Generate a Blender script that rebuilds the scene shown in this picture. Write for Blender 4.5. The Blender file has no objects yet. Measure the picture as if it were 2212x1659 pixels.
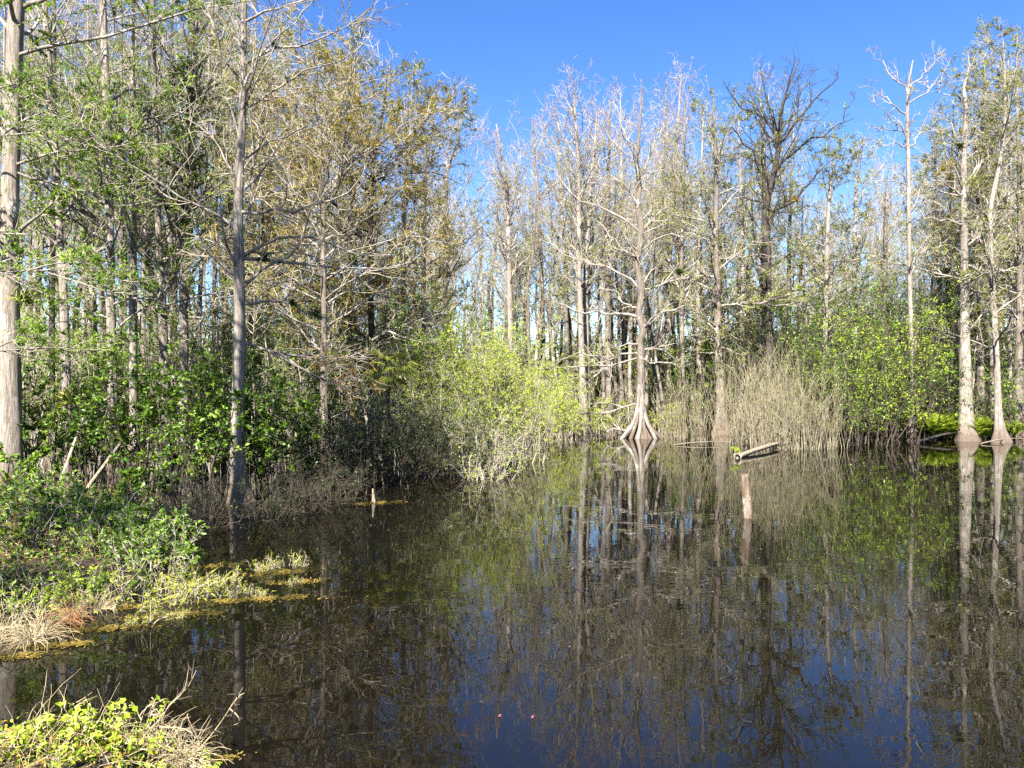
import bpy, math
import numpy as np
R = np.random.default_rng(7)
S = bpy.context.scene
COL = S.collection
# ---------------------------------------------------------------- camera, sky, sun, exposure
F, VH, CZ = 1719.0, 845.0, 3.0            # focal length and horizon row (photo is 2212 x 1659 units), eye height in m
cam = bpy.data.cameras.new('camera'); camo = bpy.data.objects.new('camera', cam); COL.objects.link(camo)
camo.location = (0, 0, CZ); camo.rotation_euler = (math.pi/2, 0, 0)
cam.sensor_width = 36; cam.lens = 36*F/2212; cam.shift_y = (VH-829.5)/2212; cam.clip_end = 5000
S.camera = camo
TOSUN = np.array([-0.26, -0.965, 0.0]); TOSUN /= np.linalg.norm(TOSUN)
ELEV = math.radians(43)
TOSUN = TOSUN*math.cos(ELEV) + np.array([0, 0, math.sin(ELEV)])
W = bpy.data.worlds.new('World'); S.world = W; W.use_nodes = True
nt = W.node_tree; bg = nt.nodes['Background']
sky = nt.nodes.new('ShaderNodeTexSky'); sky.sky_type = 'NISHITA'; sky.sun_disc = False
sky.sun_elevation = ELEV; sky.sun_rotation = math.atan2(TOSUN[0], TOSUN[1])
sky.air_density = 1.0; sky.dust_density = 0.3; sky.ozone_density = 2.5
hs = nt.nodes.new('ShaderNodeHueSaturation'); hs.inputs['Saturation'].default_value = 1.3; hs.inputs['Hue'].default_value = .514
nt.links.new(sky.outputs[0], hs.inputs['Color']); nt.links.new(hs.outputs[0], bg.inputs[0])
bg.inputs[1].default_value = 0.052
sun = bpy.data.lights.new('sun', 'SUN'); suno = bpy.data.objects.new('sun', sun); COL.objects.link(suno)
sun.energy = 5.0; sun.angle = math.radians(0.53); sun.color = (1, .94, .84)
from mathutils import Vector
suno.rotation_euler = Vector(-TOSUN).to_track_quat('-Z', 'Y').to_euler()
S.view_settings.view_transform = 'Standard'; S.view_settings.look = 'None'
S.view_settings.exposure = 2.3; S.view_settings.gamma = 1
cy = S.cycles
cy.max_bounces = 5; cy.diffuse_bounces = 1; cy.glossy_bounces = 2; cy.transmission_bounces = 3
cy.use_denoising = False; cy.caustics_reflective = False; cy.caustics_refractive = False

# ---------------------------------------------------------------- helpers: picture to place
def P(u, v, d): return np.array([(u-1106)/F*d, d, CZ-(v-VH)/F*d])
def D(v): return F*CZ/(v-VH)              # distance of the water line seen at row v
def U(a, b, n=None): return R.uniform(a, b, n)
def norm(a): return a/np.maximum(np.linalg.norm(a, axis=-1, keepdims=True), 1e-9)

# ---------------------------------------------------------------- materials
def ramp(t, fac, cols):
    n = t.nodes.new('ShaderNodeValToRGB'); e = n.color_ramp.elements
    while len(e) < len(cols): e.new(.5)
    for x, (p, c) in zip(e, cols): x.position = p; x.color = (*c, 1)
    t.links.new(fac, n.inputs[0]); return n.outputs[0]
def math_(t, op, a, b):
    n = t.nodes.new('ShaderNodeMath'); n.operation = op
    for i, x in enumerate((a, b)):
        if isinstance(x, (int, float)): n.inputs[i].default_value = x
        else: t.links.new(x, n.inputs[i])
    return n.outputs[0]
def noise(t, vec, scale, detail=4, rough=.6, dist=0):
    n = t.nodes.new('ShaderNodeTexNoise'); n.inputs['Scale'].default_value = scale
    n.inputs['Detail'].default_value = detail; n.inputs['Roughness'].default_value = rough; n.inputs['Distortion'].default_value = dist
    t.links.new(vec, n.inputs['Vector']); return n.outputs[0]
def mapping(t, src, scale):
    c = t.nodes.new('ShaderNodeTexCoord'); m = t.nodes.new('ShaderNodeMapping'); m.inputs['Scale'].default_value = scale
    t.links.new(c.outputs[src], m.inputs[0]); return m.outputs[0]
def mixc(t, fac, a, b, mode='MIX'):
    n = t.nodes.new('ShaderNodeMix'); n.data_type = 'RGBA'; n.blend_type = mode
    for i, x in ((0, fac), (6, a), (7, b)):
        if isinstance(x, (int, float)): n.inputs[i].default_value = x
        elif isinstance(x, tuple): n.inputs[i].default_value = (*x, 1)
        else: t.links.new(x, n.inputs[i])
    return n.outputs[2]
def mat(name):
    m = bpy.data.materials.new(name); m.use_nodes = True
    return m, m.node_tree, m.node_tree.nodes['Principled BSDF']
def bump(t, b, h, strength, dist):
    n = t.nodes.new('ShaderNodeBump'); n.inputs['Strength'].default_value = strength; n.inputs['Distance'].default_value = dist
    t.links.new(h, n.inputs['Height']); t.links.new(n.outputs[0], b.inputs['Normal'])
def bark(name, c0, c1, c2, blotch=(.55, .52, .47), wet=True, amount=.62):
    m, t, b = mat(name)
    f = noise(t, mapping(t, 'Object', (9, 9, .9)), 2.2, 6, .7)
    col = ramp(t, f, [(.30, c0), (.48, c1), (.68, c2)])
    g = noise(t, mapping(t, 'Object', (1, 1, .55)), 1.9, 5, .65)
    k = ramp(t, g, [(amount-.06, (0, 0, 0)), (amount+.06, (1, 1, 1))])
    col = mixc(t, k, col, blotch)
    h = noise(t, mapping(t, 'Object', (1, 1, .3)), .6, 3)
    col = mixc(t, ramp(t, h, [(.35, (0, 0, 0)), (.7, (.55, .55, .55))]), col, tuple(x*.62 for x in c1))
    if wet:                                   # stained band where the water stands each summer
        s = t.nodes.new('ShaderNodeSeparateXYZ'); t.links.new(mapping(t, 'Object', (1, 1, 1)), s.inputs[0])
        z = math_(t, 'ADD', s.outputs[2], math_(t, 'MULTIPLY', g, .9))
        col = mixc(t, ramp(t, math_(t, 'MULTIPLY', z, .45), [(.35, (.75, .75, .75)), (.72, (0, 0, 0))]), col, (.105, .076, .055))
    t.links.new(col, b.inputs['Base Color']); b.inputs['Roughness'].default_value = .9
    b.inputs['Specular IOR Level'].default_value = .2
    bump(t, b, f, 1, .07); return m
def twig(name, c0, c1, scale=1.5):
    m, t, b = mat(name)
    f = noise(t, mapping(t, 'Object', (1, 1, 1)), scale, 4, .7)
    t.links.new(ramp(t, f, [(.35, c0), (.65, c1)]), b.inputs['Base Color']); b.inputs['Roughness'].default_value = .85
    b.inputs['Specular IOR Level'].default_value = .2; return m
def leafm(name, cols, trans=.3, gloss=0.0):
    m, t, b = mat(name)
    a = t.nodes.new('ShaderNodeAttribute'); a.attribute_name = 'tone'
    o = t.nodes.new('ShaderNodeObjectInfo')
    f = math_(t, 'ADD', math_(t, 'MULTIPLY', a.outputs['Fac'], .85), math_(t, 'MULTIPLY', o.outputs['Random'], .15))
    n = len(cols); col = ramp(t, f, [(.08+.84*i/(n-1), c) for i, c in enumerate(cols)])
    t.links.new(col, b.inputs['Base Color']); b.inputs['Roughness'].default_value = .42 if gloss else .7
    b.inputs['Specular IOR Level'].default_value = gloss
    tr = t.nodes.new('ShaderNodeBsdfTranslucent'); t.links.new(mixc(t, .35, col, (.30, .36, .02), 'MIX'), tr.inputs[0])
    mx = t.nodes.new('ShaderNodeMixShader'); mx.inputs[0].default_value = trans
    t.links.new(b.outputs[0], mx.inputs[1]); t.links.new(tr.outputs[0], mx.inputs[2])
    t.links.new(mx.outputs[0], t.nodes['Material Output'].inputs[0]); return m
M = dict(
    pale=bark('pale_bark', (.06, .048, .038), (.21, .18, .152), (.37, .335, .295), (.42, .40, .36)),
    mid=bark('grey_bark', (.035, .028, .022), (.135, .112, .092), (.27, .235, .20), (.34, .32, .29)),
    dark=bark('dark_bark', (.009, .008, .006), (.038, .032, .027), (.12, .105, .09), (.18, .165, .15), True, .68),
    limb=bark('limb_bark', (.045, .037, .03), (.20, .175, .15), (.36, .33, .295), (.44, .42, .38), False, .57),
    dlimb=bark('dark_limb_bark', (.009, .008, .006), (.035, .03, .026), (.14, .125, .11), (.2, .185, .165), False, .66),
    twig=twig('grey_twig', (.14, .115, .088), (.42, .375, .31)),
    ptwig=twig('pale_twig', (.15, .125, .09), (.40, .35, .265)),
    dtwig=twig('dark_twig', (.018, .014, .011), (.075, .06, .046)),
    straw=twig('straw', (.16, .125, .07), (.42, .35, .22), 6),
    brown=twig('brown_stem', (.16, .075, .035), (.32, .17, .08), 5),
    reed=twig('reed_stem', (.08, .065, .042), (.31, .28, .19), 2),
    green=leafm('fresh_green_needles', [(.05, .11, .012), (.13, .25, .02), (.30, .44, .04)]),
    olive=leafm('olive_needles', [(.07, .085, .018), (.17, .19, .04), (.30, .32, .07)]),
    sage=leafm('grey_green_needles', [(.11, .14, .03), (.24, .29, .06), (.38, .44, .11)]),
    orange=leafm('orange_brown_needles', [(.12, .07, .018), (.28, .165, .034), (.40, .29, .075)]),
    red=leafm('russet_seed_clusters', [(.09, .04, .03), (.20, .085, .06), (.28, .15, .10)], .2),
    broad=leafm('glossy_broad_leaves', [(.018, .042, .006), (.06, .125, .010), (.19, .30, .02)], .3, .45),
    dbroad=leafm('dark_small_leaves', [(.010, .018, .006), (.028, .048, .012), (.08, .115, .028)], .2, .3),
    lime=leafm('yellow_green_leaves', [(.13, .18, .012), (.28, .37, .03), (.46, .54, .08)], .45, .2),
    mid_leaf=leafm('mid_green_leaves', [(.045, .095, .012), (.13, .22, .024), (.28, .38, .05)], .4, .3),
    gold=leafm('yellowish_leaves', [(.12, .125, .022), (.25, .26, .042), (.38, .38, .08)], .3, .1),
    algae=leafm('ochre_algae', [(.04, .032, .010), (.11, .085, .022), (.24, .17, .045)], .1),
    petal=leafm('pink_petal', [(.22, .07, .11), (.30, .11, .16)], .1),
)

# ---------------------------------------------------------------- geometry helpers (batched with numpy)
class MB:
    def __init__(s): s.v, s.f, s.t, s.n, s.sm = [], [], [], 0, True
    def add(s, v, f, tone=None):
        s.v.append(v.reshape(-1, 3)); s.f.append(f.reshape(-1, 4)+s.n); s.n += v.size//3
        s.t.append(np.zeros(f.size//4) if tone is None else tone)
    def tubes(s, pts, rad, sides=4):
        """pts (M,K,3), rad (M,K) or (M,K,sides)"""
        m, k = pts.shape[:2]
        if m == 0: return
        tan = norm(np.gradient(pts, axis=1))
        ref = np.where(np.abs(tan[:, :1, 2:3]) > .8, np.array([1., 0, 0]), np.array([0, 0, 1.]))
        a = norm(np.cross(tan, np.broadcast_to(ref, tan.shape))); b = np.cross(tan, a)
        th = np.arange(sides)*2*math.pi/sides
        if rad.ndim == 2: rad = rad[..., None]
        v = pts[:, :, None] + rad[..., None]*(a[:, :, None]*np.cos(th)[:, None] + b[:, :, None]*np.sin(th)[:, None])
        i = np.arange(m)[:, None, None]*k*sides; j = np.arange(k-1)[None, :, None]*sides; q = np.arange(sides)[None, None]; q2 = (q+1) % sides
        s.add(v, np.stack([i+j+q, i+j+q2, i+j+sides+q2, i+j+sides+q], -1))
    def leaves(s, base, d, n, L, Wd, tone, fold=0, bend=0):
        m = len(base)
        if m == 0: return
        d = norm(d); side = norm(np.cross(d, n)); n = np.cross(side, d)
        L = np.broadcast_to(L, (m,))[:, None]; Wd = np.broadcast_to(Wd, (m,))[:, None]
        tip = base + d*L - n*L*bend; mid = base + d*L*.45
        l = mid - side*Wd/2; r = mid + side*Wd/2
        if not fold:
            s.add(np.stack([base, r, tip, l], 1), np.arange(m*4), tone)
        else:
            c = mid - n*Wd*fold
            v = np.stack([base, r, tip, l, c], 1); o = np.arange(m)[:, None]*5
            f = np.concatenate([o+np.array([0, 1, 2, 4]), o+np.array([0, 4, 2, 3])], 1)
            s.add(v, f, np.repeat(tone, 2))
    def build(s, name, m, parent=None, org=None):
        v = np.concatenate(s.v); f = np.concatenate(s.f).astype(np.int32); t = np.concatenate(s.t)
        if org is not None: v = v-org
        me = bpy.data.meshes.new(name); me.vertices.add(len(v)); me.vertices.foreach_set('co', v.astype(np.float32).ravel())
        me.loops.add(f.size); me.loops.foreach_set('vertex_index', f.ravel())
        me.polygons.add(len(f)); me.polygons.foreach_set('loop_start', np.arange(len(f), dtype=np.int32)*4)
        a = me.attributes.new('tone', 'FLOAT', 'FACE'); a.data.foreach_set('value', t.astype(np.float32))
        me.polygons.foreach_set('use_smooth', np.full(len(f), s.sm)); me.update(calc_edges=True)
        me.materials.append(M[m] if isinstance(m, str) else m)
        o = bpy.data.objects.new(name, me); COL.objects.link(o)
        if parent: o.parent = parent
        return o
def empty(name, loc, label, cat, group=None, kind=None):
    o = bpy.data.objects.new(name, None); COL.objects.link(o); o.location = loc; o.empty_display_size = .2
    return tag(o, label, cat, group, kind)
def tag(o, label=None, cat=None, group=None, kind=None):
    for k, x in (('label', label), ('category', cat), ('group', group), ('kind', kind)):
        if x: o[k] = x
    return o
def dup(root, loc, rz, sc, label, group=None):
    c = root.copy(); COL.objects.link(c); c.location = loc; c.rotation_euler = (0, 0, rz); c.scale = (sc,)*3 if np.isscalar(sc) else sc
    c['label'] = label
    if group: c['group'] = group
    for ch in root.children:
        k = ch.copy(); COL.objects.link(k); k.parent = c
    return c
def grow(base, d, L, r0, K, wander=.1, up=0.0, tip=.25):
    m = len(base); d = norm(np.array(d, float)); p = np.zeros((m, K, 3)); p[:, 0] = base
    st = (np.broadcast_to(L, (m,))/(K-1))[:, None]
    for k in range(1, K):
        d = d + R.normal(0, wander, (m, 3)); d[:, 2] += up; d = norm(d); p[:, k] = p[:, k-1]+d*st
    return p, np.broadcast_to(r0, (m,))[:, None]*(1-(1-tip)*np.linspace(0, 1, K))
def spawn(p, r, counts, t0=.15, t1=1.0):
    m, K = p.shape[:2]; i = np.repeat(np.arange(m), counts); t = U(t0, t1, len(i))
    x = t*(K-1); k = np.minimum(x.astype(int), K-2); f = (x-k)[:, None]
    return p[i, k]*(1-f)+p[i, k+1]*f, norm(p[i, k+1]-p[i, k]), r[i, k]*(1-f[:, 0])+r[i, k+1]*f[:, 0], t, i
def fork(tan, ang, flat=0.0):
    """directions leaving the tangents at ang (radians)"""
    q = R.normal(0, 1, tan.shape); q[:, 2] *= (1-flat); q = q-(q*tan).sum(1, keepdims=True)*tan; q = norm(q)
    a = np.broadcast_to(ang, (len(tan),))[:, None]; return np.cos(a)*tan+np.sin(a)*q
def smooth_path(pts, n):
    """Catmull-Rom through the rows of pts, n samples by length"""
    p = np.array(pts, float); q = np.vstack([2*p[0]-p[1], p, 2*p[-1]-p[-2]]); out = []
    for i in range(len(p)-1):
        a, b, c, e = q[i:i+4]; t = np.linspace(0, 1, 12, endpoint=False)[:, None]
        out.append(.5*(2*b+(c-a)*t+(2*a-5*b+4*c-e)*t*t+(3*b-a-3*c+e)*t**3))
    out = np.vstack(out+[p[-1:]])
    s = np.r_[0, np.cumsum(np.linalg.norm(np.diff(out[:, :3], axis=0), axis=1))]; x = np.linspace(0, s[-1], n)
    return np.stack([np.interp(x, s, out[:, j]) for j in range(out.shape[1])], 1)
def vrand(m, z=1.0):
    a = R.normal(0, 1, (m, 3)); a[:, 2] *= z; return norm(a)

# ---------------------------------------------------------------- trees
def trunk_mesh(path, lobes=7, flute=.28, fh=1.6, sides=32, n=34):
    """path rows x,y,z,radius; fluted flare at the foot"""
    lo = path[0].copy(); lo[2] -= .8; p = smooth_path(np.vstack([lo, path]), n)
    th = np.arange(sides)*2*math.pi/sides; ph, ph2 = U(0, 6.3), U(0, 6.3)
    h = np.maximum(p[:, 2]-path[0, 2], 0)[:, None]
    rad = p[:, 3:4]*(1+flute*np.exp(-h/fh)*(1.6*np.abs(np.cos(lobes*.5*th+ph))**.6-1+.5*np.cos((lobes-3)*th+ph2))+.035*np.cos(3*th+ph+h*.25)+R.normal(0, .02, (n, sides)))
    b = MB(); b.tubes(p[None, :, :3], rad[None], sides); return b, p
STY = {   # automatic crowns: limb count, start of crown, angle from vertical, length (m), upturn, twigs per m, foliage sets (material, per twig, length, width, low, high)
 'vase':  dict(n=26, t0=.38, a=(28, 62), L=(2.2, 5.6), up=.05, tw=2.1, t2=4, leaf=[('sage', 4.2, .17, .045, 0, .9), ('olive', 1.0, .17, .045, 0, .7), ('red', .6, .12, .04, .65, 1.1)]),
 'bare':  dict(n=30, t0=.40, a=(25, 60), L=(2.0, 5.4), up=.06, tw=2.1, t2=4, leaf=[('sage', 2.4, .16, .04, 0, .85), ('red', .9, .12, .045, .6, 1.1)]),
 'green': dict(n=30, t0=.28, a=(50, 85), L=(2.0, 5.0), up=.03, tw=2.4, t2=5, leaf=[('green', 7.5, .18, .055, 0, .9), ('olive', 2.0, .16, .05, .3, 1.1)]),
 'olive': dict(n=32, t0=.25, a=(45, 80), L=(2.0, 5.2), up=.03, tw=2.4, t2=5, leaf=[('olive', 5.2, .17, .045, 0, 1.1)]),
 'orange':dict(n=36, t0=.30, a=(50, 80), L=(2.2, 5.0), up=.03, tw=2.6, t2=6, leaf=[('orange', 4.0, .18, .05, 0, 1.1), ('olive', 4.5, .16, .045, 0, 1.1)]),
 'pole':  dict(n=16, t0=.45, a=(30, 70), L=(1.2, 3.2), up=.05, tw=2.2, t2=4, leaf=[('sage', 4.0, .16, .045, 0, 1.0), ('red', .5, .10, .035, .6, 1.1)]),
}
def cypress(name, label, path, style, group=None, limbs=(), barkm='pale', limbm='limb', auto=1.0, lobes=7, flute=.28, fh=1.6, d=None, hand_only_twigs=False, leafmul=1.0, rmin=.008, cat='tree', Lmul=1.0, tmax=.98, limb_w=6, parts=True, t0=None):
    """path: rows (u, v, width in picture units) from the water line up; limbs: rows of (u, v), each drawn limb a mesh of its own"""
    st = STY[style]
    if d is None: d = D(path[0][1])
    wp = np.array([[*P(u, v, d), w/2/F*d] for u, v, w in path]); org = np.array([wp[0, 0], wp[0, 1], 0.])
    root = empty(name, org, label, cat, group)
    tb, tp = trunk_mesh(wp, lobes, flute, fh)
    tb.build('trunk', barkm, root, org)
    H = tp[-1, 2]-wp[0, 2]
    LP, LR = [], []
    for lb in limbs:
        w0 = limb_w; sy = U(-.55, .55)
        if isinstance(lb, dict): w0 = lb.get('w', w0); sy = lb.get('s', sy); lb = lb['p']
        u0 = lb[0][0]
        q = smooth_path([P(u, v, d+sy*abs(u-u0)/F*d) for u, v in lb], 9); q[1:] += R.normal(0, .0018*d, (8, 3))
        rr = .78*w0/2/F*d*np.linspace(1, .22, 9); LP.append(q); LR.append(rr)
        b = MB(); b.tubes(q[None], rr[None], 7); b.build('limb', limbm, root, org)
    nl = int(st['n']*auto); A = np.zeros((0, 9, 3)); AR = np.zeros((0, 9))
    if nl:
        q, tan, rr, t, _ = spawn(tp[None, :, :3], tp[None, :, 3], np.array([nl]), t0 or st['t0'], tmax)
        tc = (t-st['t0'])/(1-st['t0']); ang = np.radians(U(*st['a'], nl))*(1.05-.4*np.clip(tc, 0, 1))
        up = norm(tan*.4+np.array([0, 0, .6]))
        L = (st['L'][0]+(st['L'][1]-st['L'][0])*np.sin(np.clip(.15+tc*.85, 0, 1)*math.pi)**.7)*U(.55, 1.15, nl)*Lmul
        A, AR = grow(q, fork(up, ang), L, np.clip(rr*.34, .012, .075), 9, .15, st['up'])
        b = MB(); b.tubes(A, AR, 5); b.build('branches', limbm, root, org)
    if LP: A = np.concatenate([A, np.array(LP)]); AR = np.concatenate([AR, np.array(LR)]); LIMBS[label] = np.array(LP)
    if len(A): crown(root, org, A, AR, st, limbm, rmin, leafmul, wp[0, 2], H, float(np.clip(d/50, .5, 1.05)))
    return root
LIMBS = {}
def crown(root, org, A, AR, st, limbm='limb', rmin=.008, leafmul=1.0, zb=0.0, H=20.0, ls=1.0):
    """side twigs, their twigs and the leaves on a set of limbs"""
    ln = np.linalg.norm(np.diff(A, axis=1), axis=2).sum(1)
    c = np.maximum(2, (ln*st['tw']).astype(int))
    q, tan, rr, t, i = spawn(A, AR, c, .12, 1.0)
    dr = fork(tan, np.radians(U(28, 75, len(q))), .55); dr[:, 2] += .18
    Lt = np.minimum(ln[i]*.45, 2.1)*U(.35, 1.0, len(q))*(1.15-.55*t)
    T1, R1 = grow(q, dr, Lt, np.clip(rr*.5, rmin*1.3, .03), 5, .16, .03, .45)
    q2, tan2, rr2, t2, i2 = spawn(T1, R1, np.full(len(T1), st['t2']), .2, 1.0)
    T2, R2 = grow(q2, fork(tan2, np.radians(U(25, 65, len(q2))), .4), Lt[i2]*U(.25, .7, len(q2)), np.maximum(rr2*.6, rmin), 4, .2, .02, .5)
    b = MB(); b.tubes(T1, R1, 4); b.tubes(T2, R2, 3); b.build('twigs', 'twig' if limbm == 'limb' else 'dtwig', root, org)
    clump = np.clip(R.normal(.5, .22, len(T1)), 0, 1)[i2]; keep0 = U(0, 1, len(T1))
    for mt, per, L, Wd, lo, hi in st['leaf']:
        hfrac = (T2[:, 0, 2]-zb)/max(H, 1)
        dens = (hfrac >= lo)*(hfrac <= hi)*np.where(keep0 < .42, .15, 1.6)[i2]*per*leafmul/ls
        cnt = R.poisson(dens); q3, tan3, _, _, i3 = spawn(T2, R2, cnt, .1, 1.05)
        if len(q3) == 0: continue
        dd = fork(tan3, np.radians(U(25, 80, len(q3))), .7)
        if mt == 'red': dd = vrand(len(q3))*.5+np.array([0, 0, -1.0])
        b = MB(); b.sm = False
        b.leaves(q3, dd, vrand(len(q3))*.7+np.array([0, 0, .8]), ls*L*U(.6, 1.3, len(q3)), ls*Wd*U(.7, 1.3, len(q3)), np.clip(clump[i3]*.8+U(0, .22, len(q3)), 0, 1))
        b.build({'red': 'seed_clusters'}.get(mt, 'foliage'), mt, root, org)

def shrub(name, label, base, H, spread, nst, leaf, group=None, cat='shrub', per=4, L=.09, Wd=.045, low=.25, stemm='twig', tw=3.0, t2=4, lean=.25, r0=.02, bend=.04, fold=0, dead=False, leaf2=None, wander=.14, twl=.28):
    """stems from one foot, side twigs, leaves in clumps; base world xyz"""
    base = np.array(base, float); root = empty(name, base, label, cat, group)
    o = np.zeros((nst, 3)); ang = U(0, 6.283, nst); rr = spread*.35*np.sqrt(U(0, 1, nst))
    o[:, 0] = rr*np.cos(ang); o[:, 1] = rr*np.sin(ang); o[:, 2] = -.15
    d = np.stack([np.cos(ang)*lean*U(.2, 1.2, nst), np.sin(ang)*lean*U(.2, 1.2, nst), np.ones(nst)], 1)
    Ls = H*U(.6, 1.02, nst)
    A, AR = grow(o, d, Ls, r0*U(.6, 1.3, nst), 9, wander*.6, bend, .3)
    q, tan, r1, t, i = spawn(A, AR, np.maximum(3, (Ls*tw).astype(int)), low, 1.0)
    T1, R1 = grow(q, fork(tan, np.radians(U(30, 75, len(q)))), Ls[i]*twl*U(.4, 1.1, len(q))*(1.2-.6*t), np.clip(r1*.55, .005, .02), 5, wander*1.3, .02, .4)
    q2, tan2, r2, _, i2 = spawn(T1, R1, np.full(len(T1), t2), .25, 1.0)
    l1 = np.linalg.norm(T1[:, -1]-T1[:, 0], axis=1)
    T2, R2 = grow(q2, fork(tan2, np.radians(U(25, 70, len(q2)))), l1[i2]*U(.25, .6, len(q2)), np.maximum(r2*.6, .004), 4, wander*1.4, .01, .5)
    b = MB(); b.tubes(A, AR, 5); b.build('stems', stemm, root)
    b = MB(); b.tubes(T1, R1, 4); b.tubes(T2, R2, 3); b.build('twigs', stemm, root)
    clump = np.clip(R.normal(.5, .24, len(T1)), 0, 1)[i2]; k0 = U(0, 1, len(T1))[i2]
    for mt, pr in ((leaf, per), leaf2 or (None, 0)):
        if not mt or pr <= 0: continue
        cnt = R.poisson(pr*np.where(k0 < .25, .2, 1.25)); q3, tan3, _, _, i3 = spawn(T2, R2, cnt, .15, 1.05)
        dd = fork(tan3, np.radians(U(25, 85, len(q3))), .3); dd[:, 2] -= .25
        b = MB(); b.sm = False
        b.leaves(q3, dd, vrand(len(q3))*.8+np.array([-.25, -.15, .9]), L*U(.6, 1.25, len(q3)), Wd*U(.7, 1.25, len(q3)), np.clip(clump[i3]*.7+U(0, .35, len(q3)), 0, 1), fold)
        b.build('foliage', mt, root)
    return root
ORD = 'first second third fourth fifth sixth seventh eighth ninth tenth eleventh twelfth thirteenth fourteenth fifteenth sixteenth seventeenth eighteenth nineteenth twentieth'.split()

# ---------------------------------------------------------------- ground, water
def ground_z(x, y):
    z = np.full(x.shape, -.7)
    def hump(cx, cy, rx, ry, h, k=1.0):
        q = ((x-cx)/rx)**2+((y-cy)/ry)**2; return -.7+(h+.7)*np.clip(1.6-q*1.0, 0, 1)**.8 if k else 0
    for a in ((-9.4, 13.6, 3.6, 2.5, .22), (-13, 18, 5, 4, .25), (-10.2, 17, 1.6, 1.6, .08), (-4.2, 6.2, 1.5, .75, .12), (-5.2, 5.0, 2.6, 1.0, .35)):
        z = np.maximum(z, hump(*a))
    far = np.clip((y-57-3*np.sin(x*.13))/9, 0, 1); z = np.maximum(z, -.7+far*1.1)
    lft = np.clip((-x-18-.15*y)/10, 0, 1)*np.clip((y-12)/6, 0, 1); z = np.maximum(z, -.7+lft*1.0)
    near = np.clip((2.5-y)/2.5, 0, 1); z = np.maximum(z, -.7+near*1.6)
    return z+.05*np.sin(x*1.7+np.sin(y*1.3))*np.cos(y*1.9)*(z > -.5)
s = np.linspace(-1, 1, 300); gx = 45*s+1900*np.sign(s)*np.abs(s)**7
s = np.linspace(-.35, 1, 320); gy = 85*s+2300*np.sign(s)*np.abs(s)**7
X, Y = np.meshgrid(gx, gy); V = np.stack([X, Y, ground_z(X, Y)], -1)
n, m_ = X.shape; I = np.arange(n*m_).reshape(n, m_)
b = MB(); b.add(V, np.stack([I[:-1, :-1], I[:-1, 1:], I[1:, 1:], I[1:, :-1]], -1).reshape(-1, 4))
gm, t, bs = mat('leaf_litter_soil')
f = noise(t, mapping(t, 'Object', (1, 1, 1)), 5, 8, .75)
t.links.new(ramp(t, f, [(.3, (.008, .006, .004)), (.5, (.028, .02, .012)), (.72, (.08, .058, .036))]), bs.inputs['Base Color'])
bs.inputs['Roughness'].default_value = 1; bump(t, bs, f, 1, .06)
tag(b.build('ground', gm), kind='structure')
wm, t, bs = mat('dark_pond_water')
bs.inputs['Base Color'].default_value = (.004, .0033, .002, 1); bs.inputs['Roughness'].default_value = .0; bs.inputs['IOR'].default_value = 1.34
n1 = noise(t, mapping(t, 'Object', (1.0, 2.0, 1)), 1.7, 2, .5, .5)
n2 = noise(t, mapping(t, 'Object', (1.0, 1.6, 1)), .55, 2, .5, .4)
n3 = noise(t, mapping(t, 'Object', (.35, 1, 1)), .12, 2, .5)
amp = ramp(t, n3, [(.38, (.15, .15, .15)), (.62, (1, 1, 1))])
hgt = math_(t, 'ADD', math_(t, 'MULTIPLY', n1, math_(t, 'MULTIPLY', amp, .42)), math_(t, 'MULTIPLY', n2, .8))
bump(t, bs, hgt, 1, .0032)
b = MB(); q = 2400.; b.add(np.array([[-q, -60, 0], [q, -60, 0], [q, q, 0], [-q, q, 0]]), np.arange(4))
tag(b.build('water', wm), kind='structure')

# ---------------------------------------------------------------- landmark trees (paths and limbs read off the photo, each at its own distance)
LAND = []                                  # (u, short name) of landmarks for the labels of the crowd behind
def key(short, *a, **k):
    LAND.append((a[2][0][0], short)); return cypress(*a, **k)
key('thick trunk at the left edge', 'cypress_tree', 'thickest pale cypress trunk, cut by the left edge, with green feathery sprays',
    [(20, 1070, 66), (20, 1000, 56), (20, 900, 48), (20, 700, 42), (22, 450, 35), (28, 250, 33), (33, 80, 32), (36, 0, 30), (40, -150, 24), (44, -300, 18)], 'green',
    limbs=[dict(p=[(30, 122), (85, 104), (140, 92), (196, 76), (252, 66), (322, 52), (364, 36), (420, 24), (470, 8), (560, 0)], w=11, s=-.35),
           dict(p=[(40, 20), (55, 10), (95, 0), (140, -20), (220, -70)], w=14, s=.2),
           dict(p=[(15, 362), (60, 345), (120, 330), (190, 325), (260, 315), (330, 305)], w=9, s=-.3),
           dict(p=[(25, 368), (100, 392), (170, 405), (260, 404), (320, 383), (370, 340)], w=7, s=-.2),
           dict(p=[(160, 325), (190, 305), (240, 280), (295, 260)], w=5, s=-.2),
           dict(p=[(5, 628), (50, 640), (100, 646), (180, 646), (250, 640)], w=8, s=-.3),
           dict(p=[(0, 790), (60, 745), (120, 706), (180, 690)], w=4, s=-.3),
           dict(p=[(18, 590), (80, 585), (150, 590), (230, 612), (265, 606)], w=5, s=-.4),
           dict(p=[(18, 760), (70, 752), (140, 752), (230, 757)], w=5, s=-.4),
           dict(p=[(28, 200), (90, 212), (150, 240), (200, 262)], w=6, s=-.3),
           dict(p=[(28, 280), (90, 265), (160, 270), (215, 300)], w=6, s=-.3)], auto=.6, leafmul=1.7, lobes=5, flute=.10, limb_w=7)
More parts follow.
